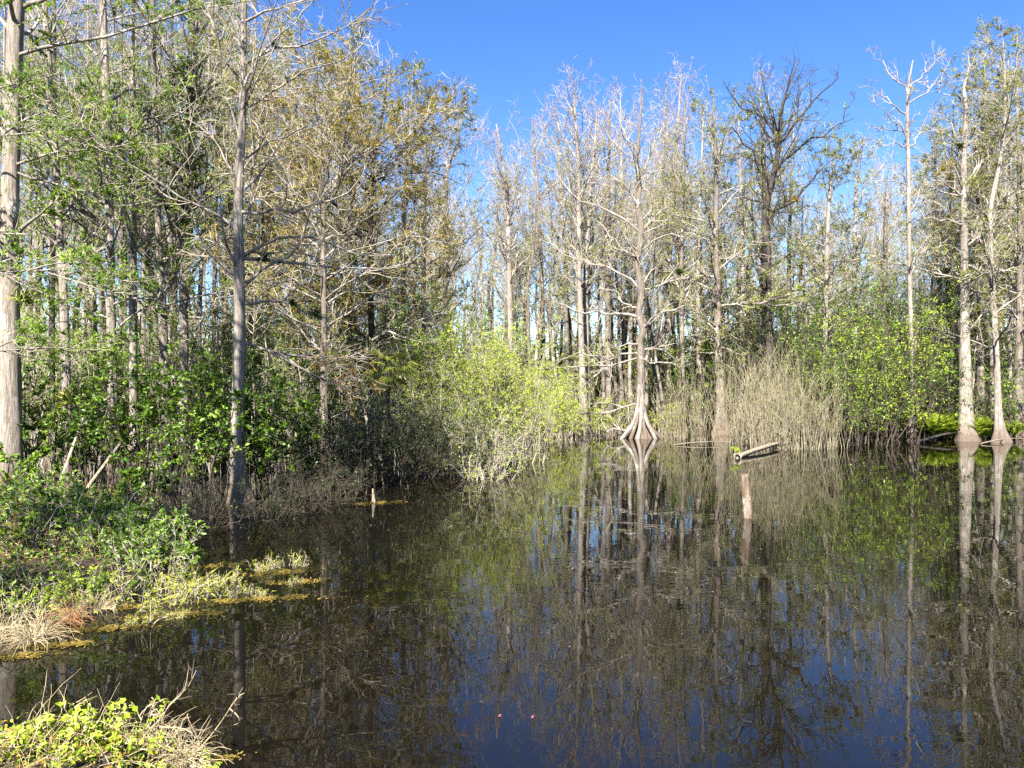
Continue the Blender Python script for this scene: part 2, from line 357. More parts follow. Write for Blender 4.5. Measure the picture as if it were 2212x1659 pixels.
key('leaning pale trunk', 'cypress_tree', 'pale slim cypress trunk leaning left as it rises, next to the thick edge trunk',
    [(152, 1030, 24), (148, 950, 18), (141, 760, 17), (138, 640, 16), (130, 520, 14), (122, 350, 12), (112, 200, 12), (103, 100, 12), (97, 10, 11), (90, -120, 9)], 'vase', d=27, auto=.7,
    limbs=[dict(p=[(118, 260), (160, 320), (190, 380)], w=5), dict(p=[(104, 110), (150, 60), (210, -10)], w=5)])
key('straight grey trunk', 'cypress_tree', 'straight tall grey cypress trunk rising without a fork through the left stand',
    [(250, 1030, 30), (246, 985, 22), (242, 800, 19), (238, 600, 18.5), (236, 450, 17.5), (231, 250, 17), (226, 120, 15), (222, 0, 14), (215, -150, 11)], 'green', d=28.5, auto=.9,
    limbs=[dict(p=[(224, 130), (180, 90), (130, 40), (85, 5)], w=5), dict(p=[(234, 330), (280, 300), (330, 275), (400, 235), (470, 190), (540, 140)], w=6), dict(p=[(228, 160), (300, 130), (360, 90), (420, 50)], w=5)])
key('trunk that thins above its middle', 'cypress_tree', 'pale cypress trunk thinning sharply above its middle, between two straight trunks',
    [(292, 1010, 26), (290, 900, 17), (287, 650, 17), (286, 450, 16), (284, 340, 14), (286, 200, 9), (288, 0, 7), (290, -60, 5)], 'vase', d=31, auto=.8,
    limbs=[dict(p=[(285, 300), (320, 260), (360, 200), (400, 130), (440, 90)], w=5)])
key('brown-barked trunk', 'cypress_tree', 'brownish cypress trunk bending right at its foot, fifth big trunk from the left edge',
    [(362, 1015, 28), (358, 960, 20), (354, 760, 19), (350, 640, 16), (342, 480, 13), (338, 330, 12), (333, 180, 11), (330, 0, 9), (328, -80, 7)], 'green', d=30, auto=.8, barkm='mid',
    limbs=[dict(p=[(341, 460), (310, 400), (270, 340), (220, 300)], w=5), dict(p=[(350, 640), (300, 600), (275, 560)], w=7, s=-.2)])
key('vine-hung trunk', 'cypress_tree', 'pale twin-stemmed cypress hung with dark green vine leaves along its upper trunk',
    [(400, 1005, 26), (398, 900, 19), (397, 640, 18), (402, 460, 22), (410, 320, 23), (415, 220, 21), (420, 100, 14), (424, 0, 12), (428, -70, 8)], 'vase', d=32, auto=1.0,
    limbs=[dict(p=[(416, 220), (440, 130), (470, 60), (500, 0)], w=7), dict(p=[(420, 100), (470, 70), (540, 55), (620, 40)], w=5), dict(p=[(420, 120), (390, 60), (350, 10)], w=5)])
t7 = key('long-limbed cypress', 'cypress_tree', 'grey cypress with long bare limbs reaching right over the dark thicket',
    [(522, 1098, 62), (518, 1050, 40), (513, 960, 29), (517, 740, 25), (516, 560, 23), (514, 430, 20), (522, 300, 16), (524, 200, 15), (526, 100, 12), (527, 0, 11), (528, -150, 8)], 'bare',
    limbs=[dict(p=[(527, 48), (573, 21), (615, 11), (665, 4), (720, -20)], w=8), dict(p=[(524, 200), (531, 179), (559, 123), (587, 84), (615, 62), (649, 31), (677, 0)], w=9),
           dict(p=[(525, 140), (587, 109), (643, 95), (688, 84), (741, 59), (783, 36), (817, 3)], w=8), dict(p=[(523, 240), (567, 210), (615, 182), (657, 154), (699, 140), (735, 129), (763, 109), (791, 87)], w=7),
           dict(p=[(523, 190), (500, 150), (476, 112), (459, 56), (445, 0)], w=8), dict(p=[(518, 350), (560, 322), (587, 308), (637, 283), (688, 269), (720, 262)], w=7),
           dict(p=[(515, 420), (567, 367), (593, 330), (612, 297), (650, 275), (700, 255)], w=8), dict(p=[(516, 457), (560, 455), (620, 454), (685, 442), (727, 426), (772, 395), (789, 370), (793, 342)], w=10),
           dict(p=[(518, 556), (573, 524), (612, 516), (649, 514), (693, 518), (727, 535), (769, 549), (839, 555)], w=11), dict(p=[(518, 547), (580, 546), (629, 546), (700, 560), (760, 566)], w=6),
           dict(p=[(518, 558), (601, 563), (643, 571), (699, 574), (741, 581), (811, 580), (881, 577)], w=11), dict(p=[(516, 655), (587, 651), (620, 660), (643, 669), (690, 684), (740, 690)], w=9),
           dict(p=[(518, 738), (573, 753), (629, 762), (699, 767), (738, 773), (790, 772)], w=9), dict(p=[(600, 650), (650, 620), (700, 575)], w=6, s=-.2), dict(p=[(516, 600), (560, 612), (600, 608)], w=5),
           dict(p=[(516, 640), (470, 650), (430, 700), (400, 740)], w=5), dict(p=[(514, 500), (470, 520), (430, 560), (390, 600)], w=6, s=-.3),
           dict(p=[(524, 205), (560, 212), (610, 206), (660, 195)], w=5)], auto=.5, Lmul=.8, limb_w=8, lobes=6, flute=.2, fh=1.0, d=21.5)
key('orange-leaved cypress', 'cypress_tree', 'cypress with orange brown feathery foliage spreading behind the long bare limbs',
    [(702, 1010, 24), (700, 900, 16), (699, 600, 13), (697, 400, 11), (690, 250, 7), (684, 160, 3)], 'orange', d=29, auto=1.3, Lmul=1.2, barkm='mid',
    limbs=[dict(p=[(697, 420), (730, 380), (780, 340), (840, 315), (900, 300)], w=6), dict(p=[(694, 300), (740, 250), (800, 215), (850, 190)], w=5), dict(p=[(698, 520), (760, 490), (830, 440), (880, 400)], w=6),
           dict(p=[(694, 340), (650, 300), (610, 250), (590, 215)], w=5), dict(p=[(690, 260), (720, 200), (745, 150)], w=4)])
key('dark straight trunk behind the orange crown', 'cypress_tree', 'dark-trunked cypress with rusty foliage, right of the orange-leaved cypress',
    [(805, 1000, 24), (803, 800, 14), (800, 500, 12), (806, 350, 8), (826, 250, 5), (836, 170, 3)], 'orange', d=33, auto=1.1, barkm='dark', limbm='dlimb', limbs=[dict(p=[(802, 470), (850, 420), (900, 380), (930, 350)], w=5), dict(p=[(812, 320), (870, 270), (905, 235)], w=4)])
for i, (u, vt, u2, sty, dd, lab) in enumerate([
    (872, 195, 880, 'olive', 37, 'olive-topped cypress standing where the left skyline starts to fall'), (915, 235, 935, 'olive', 41, 'second-lowest of the olive cypresses stepping down to the notch of sky'),
    (755, 150, 765, 'olive', 36, 'dense olive cypress whose crown tops the left skyline beside the bare limbs'), (962, 262, 990, 'bare', 46, 'thin bare cypress at the left rim of the notch of sky'),
    (630, 190, 640, 'orange', 35, 'rusty cypress crown between the grey long-limbed trunk and the orange-leaved one')]):
    key('stepped skyline tree', 'cypress_tree', lab, [(u, VH+F*CZ/dd, 22), (u, 800, 12), (u, 560, 10), (u+4, 380, 7), (u2, vt+40, 4), (u2+3, vt, 2.5)], sty, d=dd, auto=1.0, barkm='mid')
# far shore
key('fluted cypress on its own root fan', 'cypress_tree', 'crooked cypress with a wide fluted root fan standing in open water at the pond centre',
    [(1385, 946, 58), (1386, 932, 40), (1386, 912, 27), (1384, 885, 20), (1382, 850, 16), (1386, 815, 16), (1382, 790, 15), (1386, 765, 17), (1379, 742, 14), (1390, 718, 15), (1388, 700, 14), (1378, 682, 16), (1382, 660, 13), (1387, 632, 17), (1379, 590, 13), (1377, 560, 14), (1384, 520, 13), (1384, 480, 13), (1377, 440, 11), (1382, 405, 10), (1377, 370, 9), (1378, 320, 7), (1383, 260, 5), (1386, 190, 3)], 'bare',
    limbs=[[(1384, 628), (1354, 595), (1298, 573), (1256, 562), (1214, 542), (1170, 520)], [(1385, 625), (1424, 615), (1466, 595), (1497, 573), (1520, 550)], dict(p=[(1380, 685), (1334, 674), (1298, 678), (1250, 668), (1195, 655)], w=9),
           [(1382, 665), (1348, 651), (1329, 632), (1300, 620)], dict(p=[(1383, 763), (1348, 766), (1320, 777), (1284, 772), (1256, 766), (1205, 778)], w=7), [(1385, 690), (1402, 699), (1424, 682), (1455, 665), (1500, 650)],
           [(1388, 724), (1376, 738), (1354, 744), (1320, 748)], [(1384, 769), (1402, 783), (1438, 783), (1470, 795)], [(1385, 757), (1424, 755), (1455, 769), (1480, 772)], dict(p=[(1372, 915), (1355, 926), (1338, 931), (1312, 923), (1298, 912), (1306, 900)], w=7, s=-.3),
           dict(p=[(1381, 425), (1378, 370), (1360, 340), (1326, 312), (1290, 270), (1260, 240)], w=7), dict(p=[(1380, 500), (1340, 472), (1284, 441), (1242, 421), (1186, 368), (1150, 330)], w=7), dict(p=[(1382, 500), (1421, 466), (1450, 430)], w=7),
           dict(p=[(1379, 385), (1400, 350), (1420, 300), (1450, 250)], w=6), dict(p=[(1381, 560), (1345, 540), (1310, 500), (1285, 470)], w=7), dict(p=[(1381, 450), (1352, 400), (1318, 375), (1270, 340)], w=6), dict(p=[(1379, 330), (1345, 280), (1330, 230), (1322, 195)], w=5),
           dict(p=[(1381, 545), (1430, 510), (1480, 500), (1530, 520)], w=6)], auto=.5, Lmul=.7, lobes=8, flute=.4, fh=1.6, limb_w=7, barkm='mid')
root = [o for o in bpy.data.objects if o.get('label', '').startswith('crooked cypress')][0]; d_ = D(946)
for rp, w, m_ in [([(1380, 830), (1378, 868), (1373, 897), (1363, 922), (1342, 949)], 7, 'limb'), ([(1382, 845), (1379, 885), (1374, 915), (1362, 949)], 7, 'mid'), ([(1386, 838), (1390, 878), (1396, 908), (1416, 949)], 7, 'limb'), ([(1388, 850), (1394, 890), (1405, 922), (1430, 949)], 7, 'mid'), ([(1384, 855), (1384, 890), (1383, 920), (1377, 951)], 8, 'limb'), ([(1387, 870), (1389, 905), (1392, 930), (1396, 951)], 8, 'mid')]:
    q = smooth_path([P(u, v, d_-.2-.9*max(0, v-860)/90*(.4+.6*(1-abs(u-1386)/55))) for u, v in rp], 12); b = MB(); b.tubes(q[None], (w/2/F*d_*np.linspace(.5, 1.3, 12))[None], 8); b.build('root', m_, root, np.array(root.location))
key('buttressed grey trunk by the reeds', 'cypress_tree', 'straight grey cypress with a bell-shaped foot just left of the pale reed thicket',
    [(1561, 938, 44), (1560, 915, 28), (1558, 880, 20), (1552, 760, 16), (1550, 640, 14), (1548, 560, 12), (1546, 480, 11), (1548, 400, 9), (1545, 300, 6), (1540, 190, 3)], 'olive', auto=1.1, barkm='mid',
    limbs=[dict(p=[(1548, 560), (1590, 560), (1640, 552), (1700, 560)], w=5), dict(p=[(1550, 655), (1500, 640), (1460, 650)], w=5)])
key('black-limbed cypress', 'cypress_tree', 'tall cypress with blackish trunk and spreading dark limbs, the widest crown against the sky',
    [(1664, 940, 26), (1664, 850, 19), (1663, 760, 17), (1660, 700, 16), (1657, 640, 18), (1658, 560, 17), (1653, 470, 14), (1660, 420, 13), (1675, 360, 12), (1682, 312, 10), (1688, 240, 7), (1700, 195, 5), (1727, 128, 2.5)], 'vase',
    limbs=[dict(p=[(1681, 320), (1670, 280), (1641, 251), (1604, 229), (1580, 200), (1562, 170)], w=8), dict(p=[(1680, 312), (1705, 282), (1725, 260), (1761, 218), (1789, 187), (1814, 164)], w=9),
           dict(p=[(1676, 366), (1705, 332), (1750, 302), (1790, 283), (1817, 268), (1842, 253)], w=8), dict(p=[(1661, 410), (1640, 350), (1621, 324), (1590, 290), (1560, 275)], w=8), dict(p=[(1657, 458), (1680, 452), (1716, 433), (1739, 400), (1761, 380), (1800, 345)], w=8),
           dict(p=[(1655, 440), (1620, 425), (1580, 415), (1550, 395)], w=6), dict(p=[(1684, 290), (1720, 230), (1735, 180), (1770, 150)], w=6), dict(p=[(1683, 300), (1660, 230), (1650, 180), (1640, 145)], w=6), dict(p=[(1817, 268), (1830, 235), (1836, 205)], w=4, s=.1),
           dict(p=[(1658, 590), (1640, 575), (1600, 575)], w=6), dict(p=[(1658, 585), (1690, 560), (1740, 545)], w=7), dict(p=[(1662, 655), (1720, 625), (1770, 595), (1830, 560)], w=6)], auto=.9, Lmul=.95, barkm='dark', limbm='dlimb', limb_w=8, d=55)
key('pale leaning cypress left of the black-limbed one', 'cypress_tree', 'pale slim cypress whose whitish upper trunk stands just left of the black-limbed one',
    [(1640, 938, 22), (1645, 800, 12), (1648, 600, 11), (1650, 450, 9), (1650, 330, 8), (1646, 260, 6), (1640, 190, 3)], 'bare', d=58, auto=.9)
key('round dark crown', 'cypress_tree', 'cypress with the dense dark rounded crown low right of the black-limbed cypress',
    [(1782, 935, 20), (1782, 800, 11), (1785, 600, 10), (1790, 450, 8), (1796, 380, 5), (1802, 325, 3)], 'olive', d=58, auto=1.3, leafmul=1.6)
key('slim bare cypress against the sky', 'cypress_tree', 'slim grey cypress, nearly leafless, its upswept limbs alone against the right-hand sky',
    [(1972, 952, 18), (1971, 900, 10), (1970, 760, 8.5), (1966, 640, 9), (1963, 480, 9), (1962, 350, 8), (1960, 250, 7), (1962, 190, 5), (1972, 130, 2.5)], 'bare', d=48,
    limbs=[dict(p=[(1961, 200), (1923, 159), (1898, 131), (1885, 115)], w=5), dict(p=[(1962, 195), (2002, 150), (2022, 120), (2035, 95)], w=5), dict(p=[(1961, 225), (2013, 184), (2040, 155), (2058, 125)], w=5),
           dict(p=[(1960, 248), (1923, 218), (1890, 200), (1865, 184)], w=5), dict(p=[(1961, 300), (1923, 254), (1898, 231), (1890, 215)], w=5), dict(p=[(1961, 320), (2007, 273), (2040, 245)], w=5), dict(p=[(1962, 285), (1920, 277), (1880, 275)], w=4), dict(p=[(1962, 310), (1920, 310), (1870, 305)], w=4),
           dict(p=[(1962, 400), (1920, 390), (1870, 398)], w=4), dict(p=[(1962, 430), (2000, 405), (2040, 385)], w=4)], auto=.55, Lmul=.55)
key('biggest trunk at the right', 'cypress_tree', 'stout pale cypress with a smooth flared foot at the right bank, a dark upper trunk',
    [(2090, 952, 48), (2089, 935, 38), (2087, 900, 29), (2085, 800, 24), (2084, 700, 19), (2083, 560, 15), (2083, 480, 14), (2082, 330, 11), (2087, 240, 9), (2081, 190, 6), (2094, 150, 4), (2090, 112, 2.5)], 'olive',
    limbs=[dict(p=[(2083, 350), (2066, 310), (2063, 274), (2041, 257), (2010, 250)], w=7), dict(p=[(2085, 395), (2125, 346), (2161, 302), (2190, 280)], w=7), dict(p=[(2084, 345), (2139, 302), (2209, 254)], w=6), dict(p=[(2083, 420), (2041, 398), (1985, 380)], w=6),
           dict(p=[(2084, 490), (2125, 468), (2184, 450)], w=6), dict(p=[(2083, 485), (2020, 472), (1950, 478)], w=6), dict(p=[(2084, 545), (2040, 530), (2000, 540)], w=5)], auto=.9, lobes=5, flute=.16, fh=1.3)
key('slimmer flared trunk beside it', 'cypress_tree', 'slimmer pale cypress with a spreading foot, right of the stout right-bank trunk',
    [(2163, 955, 36), (2161, 935, 24), (2157, 900, 16), (2153, 780, 12.5), (2147, 670, 12), (2141, 560, 11), (2140, 450, 10), (2160, 350, 8), (2171, 250, 6), (2170, 150, 4), (2166, 82, 2)], 'olive', auto=1.2, lobes=5, fh=1.0,
    limbs=[dict(p=[(2165, 330), (2195, 280), (2240, 230)], w=5), dict(p=[(2170, 200), (2190, 150), (2215, 110)], w=4), dict(p=[(2141, 560), (2110, 590), (2070, 600)], w=4)])
key('rust-topped cypress', 'cypress_tree', 'tall cypress with a rusty dense top, right behind the stout right-bank trunk',
    [(2118, 940, 20), (2118, 700, 11), (2112, 450, 9), (2120, 300, 7), (2128, 180, 5), (2122, 110, 3)], 'orange', d=56, auto=1.2, barkm='mid', Lmul=.9)
key('right-edge cypress', 'cypress_tree', 'tall olive cypress at the very right edge, the highest crown on the right',
    [(2200, 945, 26), (2202, 700, 13), (2204, 450, 11), (2200, 300, 8), (2196, 160, 5), (2198, 70, 3)], 'olive', d=52, auto=1.3, barkm='mid')
key('first crown after the notch', 'cypress_tree', 'russet-tipped bare cypress, first crown right of the notch of sky',
    [(1105, 932, 26), (1104, 800, 13), (1100, 600, 11), (1096, 450, 8), (1086, 350, 5), (1072, 268, 3)], 'bare', d=60, auto=1.2, limbs=[dict(p=[(1100, 560), (1075, 480), (1058, 400), (1045, 330)], w=5), dict(p=[(1098, 500), (1120, 430), (1125, 350), (1112, 270)], w=5)])
key('fine-twigged cypress with dark seed clusters', 'cypress_tree', 'vase-shaped cypress with dark seed clusters on its two topmost limbs, left of centre skyline',
    [(1262, 930, 24), (1258, 800, 14), (1252, 600, 11), (1250, 430, 9), (1249, 340, 7), (1243, 260, 5), (1240, 190, 3)], 'bare', d=57, auto=1.1,
    limbs=[dict(p=[(1250, 360), (1220, 300), (1195, 250), (1178, 200)], w=6), dict(p=[(1250, 400), (1215, 340), (1180, 290), (1165, 250)], w=5), dict(p=[(1248, 330), (1235, 250), (1215, 200)], w=4)])
MIDT = [  # foot u, foot v, foot width, trunk width, mid u, top u, top v, style, bark, description of the foot
    (1178, 929, 36, 11, 1169, 1150, 262, 'bare', 'mid', 'reddish flared cypress foot under the lime shrub, first of the row on the far shore'),
    (1231, 923, 22, 10, 1220, 1200, 230, 'vase', 'mid', 'small cone-shaped cypress foot between two wider ones, left of the root fan'),
    (1268, 932, 46, 13, 1266, 1290, 235, 'vase', 'pale', 'widest flared cypress foot left of the open-water root fan'),
    (1316, 930, 30, 11, 1312, 1318, 215, 'bare', 'mid', 'cypress foot close behind the left tip of the root fan'),
    (1349, 924, 22, 10, 1346, 1340, 200, 'bare', 'pale', 'pale narrow cypress just left behind the crooked centre tree'),
    (1420, 928, 22, 9, 1424, 1440, 180, 'bare', 'mid', 'grey narrow cypress just right behind the crooked centre tree'),
    (1443, 932, 24, 10, 1446, 1472, 160, 'bare', 'pale', 'pale cypress whose forked top is the tallest right of the centre tree'),
    (1476, 936, 26, 10, 1472, 1480, 210, 'vase', 'mid', 'grey cypress midway between the root fan and the bell-footed trunk'),
    (1512, 935, 24, 10, 1508, 1520, 230, 'olive', 'pale', 'pale cypress standing left next to the bell-footed grey trunk'),
    (1600, 936, 24, 11, 1604, 1596, 250, 'olive', 'pale', 'pale cypress rising out of the left end of the reed thicket'),
    (1706, 934, 22, 10, 1704, 1715, 240, 'vase', 'mid', 'grey cypress rising behind the middle of the reed thicket'),
    (1850, 936, 22, 10, 1846, 1852, 330, 'vase', 'pale', 'pale low-topped cypress behind the round green shrub, below the sky gap'),
    (1905, 936, 22, 9, 1912, 1918, 600, 'vase', 'mid', 'grey cypress left behind the slim bare one on the right'),
    (2010, 938, 22, 10, 2016, 2022, 260, 'olive', 'mid', 'grey cypress between the slim bare tree and the stout right-bank trunk'),
    (2052, 940, 22, 9, 2048, 2060, 230, 'olive', 'dark', 'dark thin cypress close left of the stout right-bank trunk'),
    (2182, 942, 20, 9, 2180, 2178, 120, 'olive', 'pale', 'thin pale cypress behind the slimmer flared trunk at the right')]
for u, v, w0, w1, um, ut, vt, sty, bk, lab in MIDT:
    key(lab, 'cypress_tree', lab, [(u, v, w0), (u-1, v-18, w0*.62), (u-1, v-50, w1*1.25), (u*.5+um*.5, 780, w1), (um, 580, w1*.85), (um*.6+ut*.4, 420, w1*.62), (um*.2+ut*.8, vt+70, w1*.4), (ut, vt, 2.5)], sty,
        'cypresses along the far shore', auto=.95, barkm=bk, lobes=7, flute=.3, fh=1.1, d=D(v)+U(-2, 5))
# left stand: thinner trunks between the big ones
for u, w, ut, dd, sty, bk, lab in [(8, 12, 10, 30, 'vase', 'pale', 'pale trunk half hidden behind the thick trunk at the left edge'), (112, 12, 118, 33, 'green', 'dark', 'dark thin trunk pressed against the leaning pale trunk'),
    (66, 9, 62, 38, 'vase', 'mid', 'thin grey trunk between the thick edge trunk and the leaning one'), (182, 9, 190, 40, 'vase', 'pale', 'thin pale trunk midway between the leaning trunk and the straight grey one'),
    (205, 8, 200, 42, 'bare', 'mid', 'thin grey trunk close left of the straight grey trunk'), (262, 9, 262, 38, 'vase', 'mid', 'slim grey trunk close right of the straight grey trunk'),
    (310, 9, 318, 40, 'green', 'pale', 'slim pale trunk left beside the brownish bending trunk'), (378, 10, 372, 38, 'vase', 'dark', 'dark slim trunk left beside the vine-hung trunk'),
    (430, 10, 452, 36, 'bare', 'pale', 'slim pale trunk right beside the vine-hung trunk'), (462, 9, 470, 40, 'green', 'mid', 'slim grey trunk midway between the vine-hung trunk and the long-limbed one'),
    (488, 9, 484, 43, 'vase', 'pale', 'thin pale trunk just left behind the long-limbed cypress'), (548, 9, 552, 44, 'olive', 'mid', 'thin grey trunk just right behind the long-limbed cypress'),
    (585, 10, 590, 40, 'olive', 'pale', 'slim pale trunk under the lowest long limbs'), (655, 10, 660, 42, 'orange', 'mid', 'slim trunk left behind the orange-leaved cypress'), (740, 9, 735, 44, 'olive', 'mid', 'slim trunk right behind the orange-leaved cypress')]:
    key(lab, 'cypress_tree', lab, [(u, VH+F*CZ/dd, w*2), (u, 940, w*1.2), (u, 700, w), (u*.5+ut*.5, 450, w*.85), (ut, 150, w*.6), (ut, -40 if u < 560 else 210, w*.3)], sty, 'slim trunks of the left stand', d=dd, auto=.7, barkm=bk)
# unseen trees added beyond the left edge to shade the left bank and the thicket
for x, y, h, lab in [(-9.6, 12.6, 20, 'tall leafy cypress added unseen past the left edge to shade the thicket'), (-11.2, 6.4, 12.5, 'shorter leafy cypress added unseen past the left edge to shade the left bank')]:
    cypress('cypress_tree', lab, [(1106+x/y*F, VH+F*CZ/y, .7/y*F), (1106+x/y*F, VH-(h*.5-CZ)/y*F, .34/y*F), (1106+(x+.3)/y*F, VH-(h-CZ)/y*F, .05/y*F)], 'green', 'unseen cypresses added for shade', d=y, auto=1.3, leafmul=1.2, lobes=6, flute=.2, t0=.55)
# ---------------------------------------------------------------- the crowd of trees behind: a few kinds, each copied
def bound(o, x0): return o
PROTO = []
for i, (sty, bk, wob) in enumerate([('vase', 'pale', .45), ('bare', 'mid', .6), ('olive', 'pale', .4), ('pole', 'pale', .75), ('pole', 'mid', .5), ('green', 'mid', .4), ('vase', 'mid', .7), ('bare', 'pale', .6)]):
    h = 24.; zz = np.linspace(0, 1, 8); x = np.cumsum(R.normal(0, wob, 8))*.6; x -= x[0]
    path = [(1106+xx/40*F, VH+F*CZ/40-z*h/40*F, max(.5*(1-z)**.8, .03)/40*F*(1.7 if z == 0 else 1)) for xx, z in zip(x, zz)]
    PROTO.append(cypress('cypress_tree', 'x', path, sty, d=40, auto=.95, barkm=bk, rmin=.010, lobes=6, flute=.2, leafmul=1.0))
used = [False]*len(PROTO); spots = []
def crowd(n, u0, u1, d0, d1, top, group, label, kinds):
    """n trees between columns u0 and u1; top(u) is the row their crowns reach"""
    got = 0; tries = 0
    while got < n and tries < n*60:
        tries += 1; u = U(u0, u1); d = U(d0, d1); x = (u-1106)/F*d
        if any((x-a)**2+(d-b_)**2 < 1.1 for a, b_ in spots): continue
        spots.append((x, d)); got += 1
        k = int(R.choice(kinds)); h = CZ+(VH-(top(u)+U(0, 110)))/F*d; sc = h/24.*U(.93, 1.0); th = min(1.15, max(.6, sc))*U(.55, 1.0)
        z = float(ground_z(np.array([x]), np.array([d]))[0]); z = max(z, 0)
        lab = label
        if not used[k]:
            o = PROTO[k]; used[k] = True; o.location = (x, d, z-.05); o.rotation_euler = (R.normal(0, .03), R.normal(0, .03), U(0, 6.28)); o.scale = (th, th, sc); o['label'] = lab; o['group'] = group
        else: dup(PROTO[k], (x, d, z-.05), U(0, 6.28), (th, th, sc), lab, group).rotation_euler[:2] = (R.normal(0, .03), R.normal(0, .03))
sk = lambda xs, ys: (lambda u: float(np.interp(u, xs, ys)))
L_TOP = sk([0, 560, 640, 760, 870, 960, 1030], [-60, 0, 170, 260, 330, 400, 440])
F_TOP = sk([1030, 1100, 1200, 1330, 1480, 1600, 1700, 1800, 1850, 1950, 2080, 2212], [380, 300, 240, 220, 200, 240, 260, 340, 380, 300, 180, 120])
crowd(34, -20, 540, 38, 60, L_TOP, 'slender trunks crowding behind the left stand', 'slender cypress in the crowd behind the big trunks of the left stand', [0, 3, 4, 6, 5])
crowd(30, 540, 960, 40, 62, L_TOP, 'cypresses behind the orange crown', 'slender cypress in the crowd behind the orange and rusty crowns', [2, 2, 0, 6, 4])
crowd(16, 930, 1110, 62, 85, sk([930, 1030, 1110], [330, 400, 360]), 'pale poles in the notch', 'thin pale cypress pole in the bright gap below the notch of sky', [3, 4, 7, 1])
crowd(54, 1090, 1560, 58, 84, lambda u: F_TOP(u)+70, 'trunks behind the root fan', 'slim cypress in the packed rows behind the water-standing root fan', [0, 1, 3, 4, 7, 6])
crowd(32, 1560, 1900, 60, 84, lambda u: F_TOP(u)+60, 'trunks behind the reeds', 'slim cypress in the rows behind the reed thicket and green shrub', [0, 2, 3, 4, 6])
crowd(38, 1900, 2240, 55, 84, lambda u: F_TOP(u)+60, 'trunks behind the right bank', 'slim cypress in the rows behind the fern bank on the right', [2, 0, 3, 4, 5, 6])
crowd(70, -100, 2300, 84, 125, sk([-100, 600, 900, 1060, 1200, 1700, 1850, 2000, 2300], [60, 150, 380, 480, 380, 380, 470, 400, 250]), 'farthest cypresses', 'faint slim cypress of the farthest rows, seen only through gaps', [3, 4, 0, 6])
for k, u_ in enumerate(used):
    if not u_: print('UNUSED PROTO', k)

# ---------------------------------------------------------------- understory
def at(u, vb, d=None):
    d = d or D(vb); x = (u-1106)/F*d; return np.array([x, d, max(0, float(ground_z(np.array([x]), np.array([d]))[0]))])
def bush(name, label, u, vb, vt, wpx, leaf, group=None, d=None, **k):
    p = at(u, vb, d); dd = p[1]; return shrub(name, label, p, (F*CZ/dd+VH-vt)/F*dd - p[2], wpx/F*dd, k.pop('nst', 9), leaf, group, **k)
# left thicket: broad-leaved saplings, deep shade put into the dark stem colour
for u, vb, vt, w, lf, lab in [
    (95, 1060, 770, 120, 'broad', 'green broad-leaved sapling between the thick edge trunk and the leaning pale trunk'),
    (205, 1060, 740, 130, 'broad', 'dark green sapling left in front of the straight grey trunk'),
    (268, 1065, 770, 140, 'broad', 'leafy green sapling right in front of the straight grey trunk'),
    (345, 1070, 700, 150, 'broad', 'tallest glossy sapling of the left thicket, in front of the brownish trunk'),
    (430, 1075, 730, 150, 'broad', 'glossy green sapling left of the long-limbed cypress foot'),
    (480, 1085, 800, 130, 'broad', 'low dark glossy sapling hugging the long-limbed cypress'),
    (568, 1075, 735, 140, 'broad', 'bright green sapling just right of the long-limbed cypress'),
    (630, 1065, 810, 130, 'mid_leaf', 'mid green sapling under the dead orange limb'),
    (300, 1095, 950, 150, 'broad', 'low bright green maple-like sapling in front of the left stems'),
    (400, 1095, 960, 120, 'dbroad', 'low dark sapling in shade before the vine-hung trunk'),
    (40, 1080, 960, 80, 'mid_leaf', 'small light green sapling at the foot of the thick edge trunk'),
    (150, 1050, 870, 90, 'mid_leaf', 'thin light green sapling at the leaning pale trunk')]:
    bush('sapling', lab, u, vb, vt, w, lf, 'saplings of the left thicket', cat='sapling', nst=9, per=6.5, L=.13, Wd=.08, low=.3, fold=.12, lean=.22, r0=.026, stemm='dtwig')
for u, vb, vt, w, lf, lab in [
    (665, 1060, 870, 120, 'dbroad', 'dark fine-leaved shrub left of the fan palm, nearest the open pond'), (735, 1050, 850, 130, 'dbroad', 'dark fine-leaved shrub close left of the fan palm'),
    (800, 1042, 870, 130, 'dbroad', 'dark fine-leaved shrub under the fan palm crown'), (880, 1035, 835, 140, 'dbroad', 'dark fine-leaved shrub right of the fan palm trunk'),
    (945, 1030, 860, 130, 'dbroad', 'dark drooping shrub leaning to the open water'), (1000, 1028, 905, 110, 'dbroad', 'lowest dark shrub at the point of the thicket'),
    (700, 1040, 800, 130, 'mid_leaf', 'taller mid green shrub behind the dark ones, below the orange limb'), (900, 1020, 780, 130, 'mid_leaf', 'olive shrub behind the fan palm to its right'), (975, 1012, 820, 120, 'mid_leaf', 'olive shrub between the dark thicket and the lime one')]:
    bush('thicket_shrub', lab, u, vb, vt, w, lf, 'dark shrubs at the thicket point', nst=16, per=3.4, L=.085, Wd=.034, low=.12, lean=.5, tw=4.5, t2=5, stemm='dtwig' if lf == 'dbroad' else 'twig', r0=.02, twl=.36)
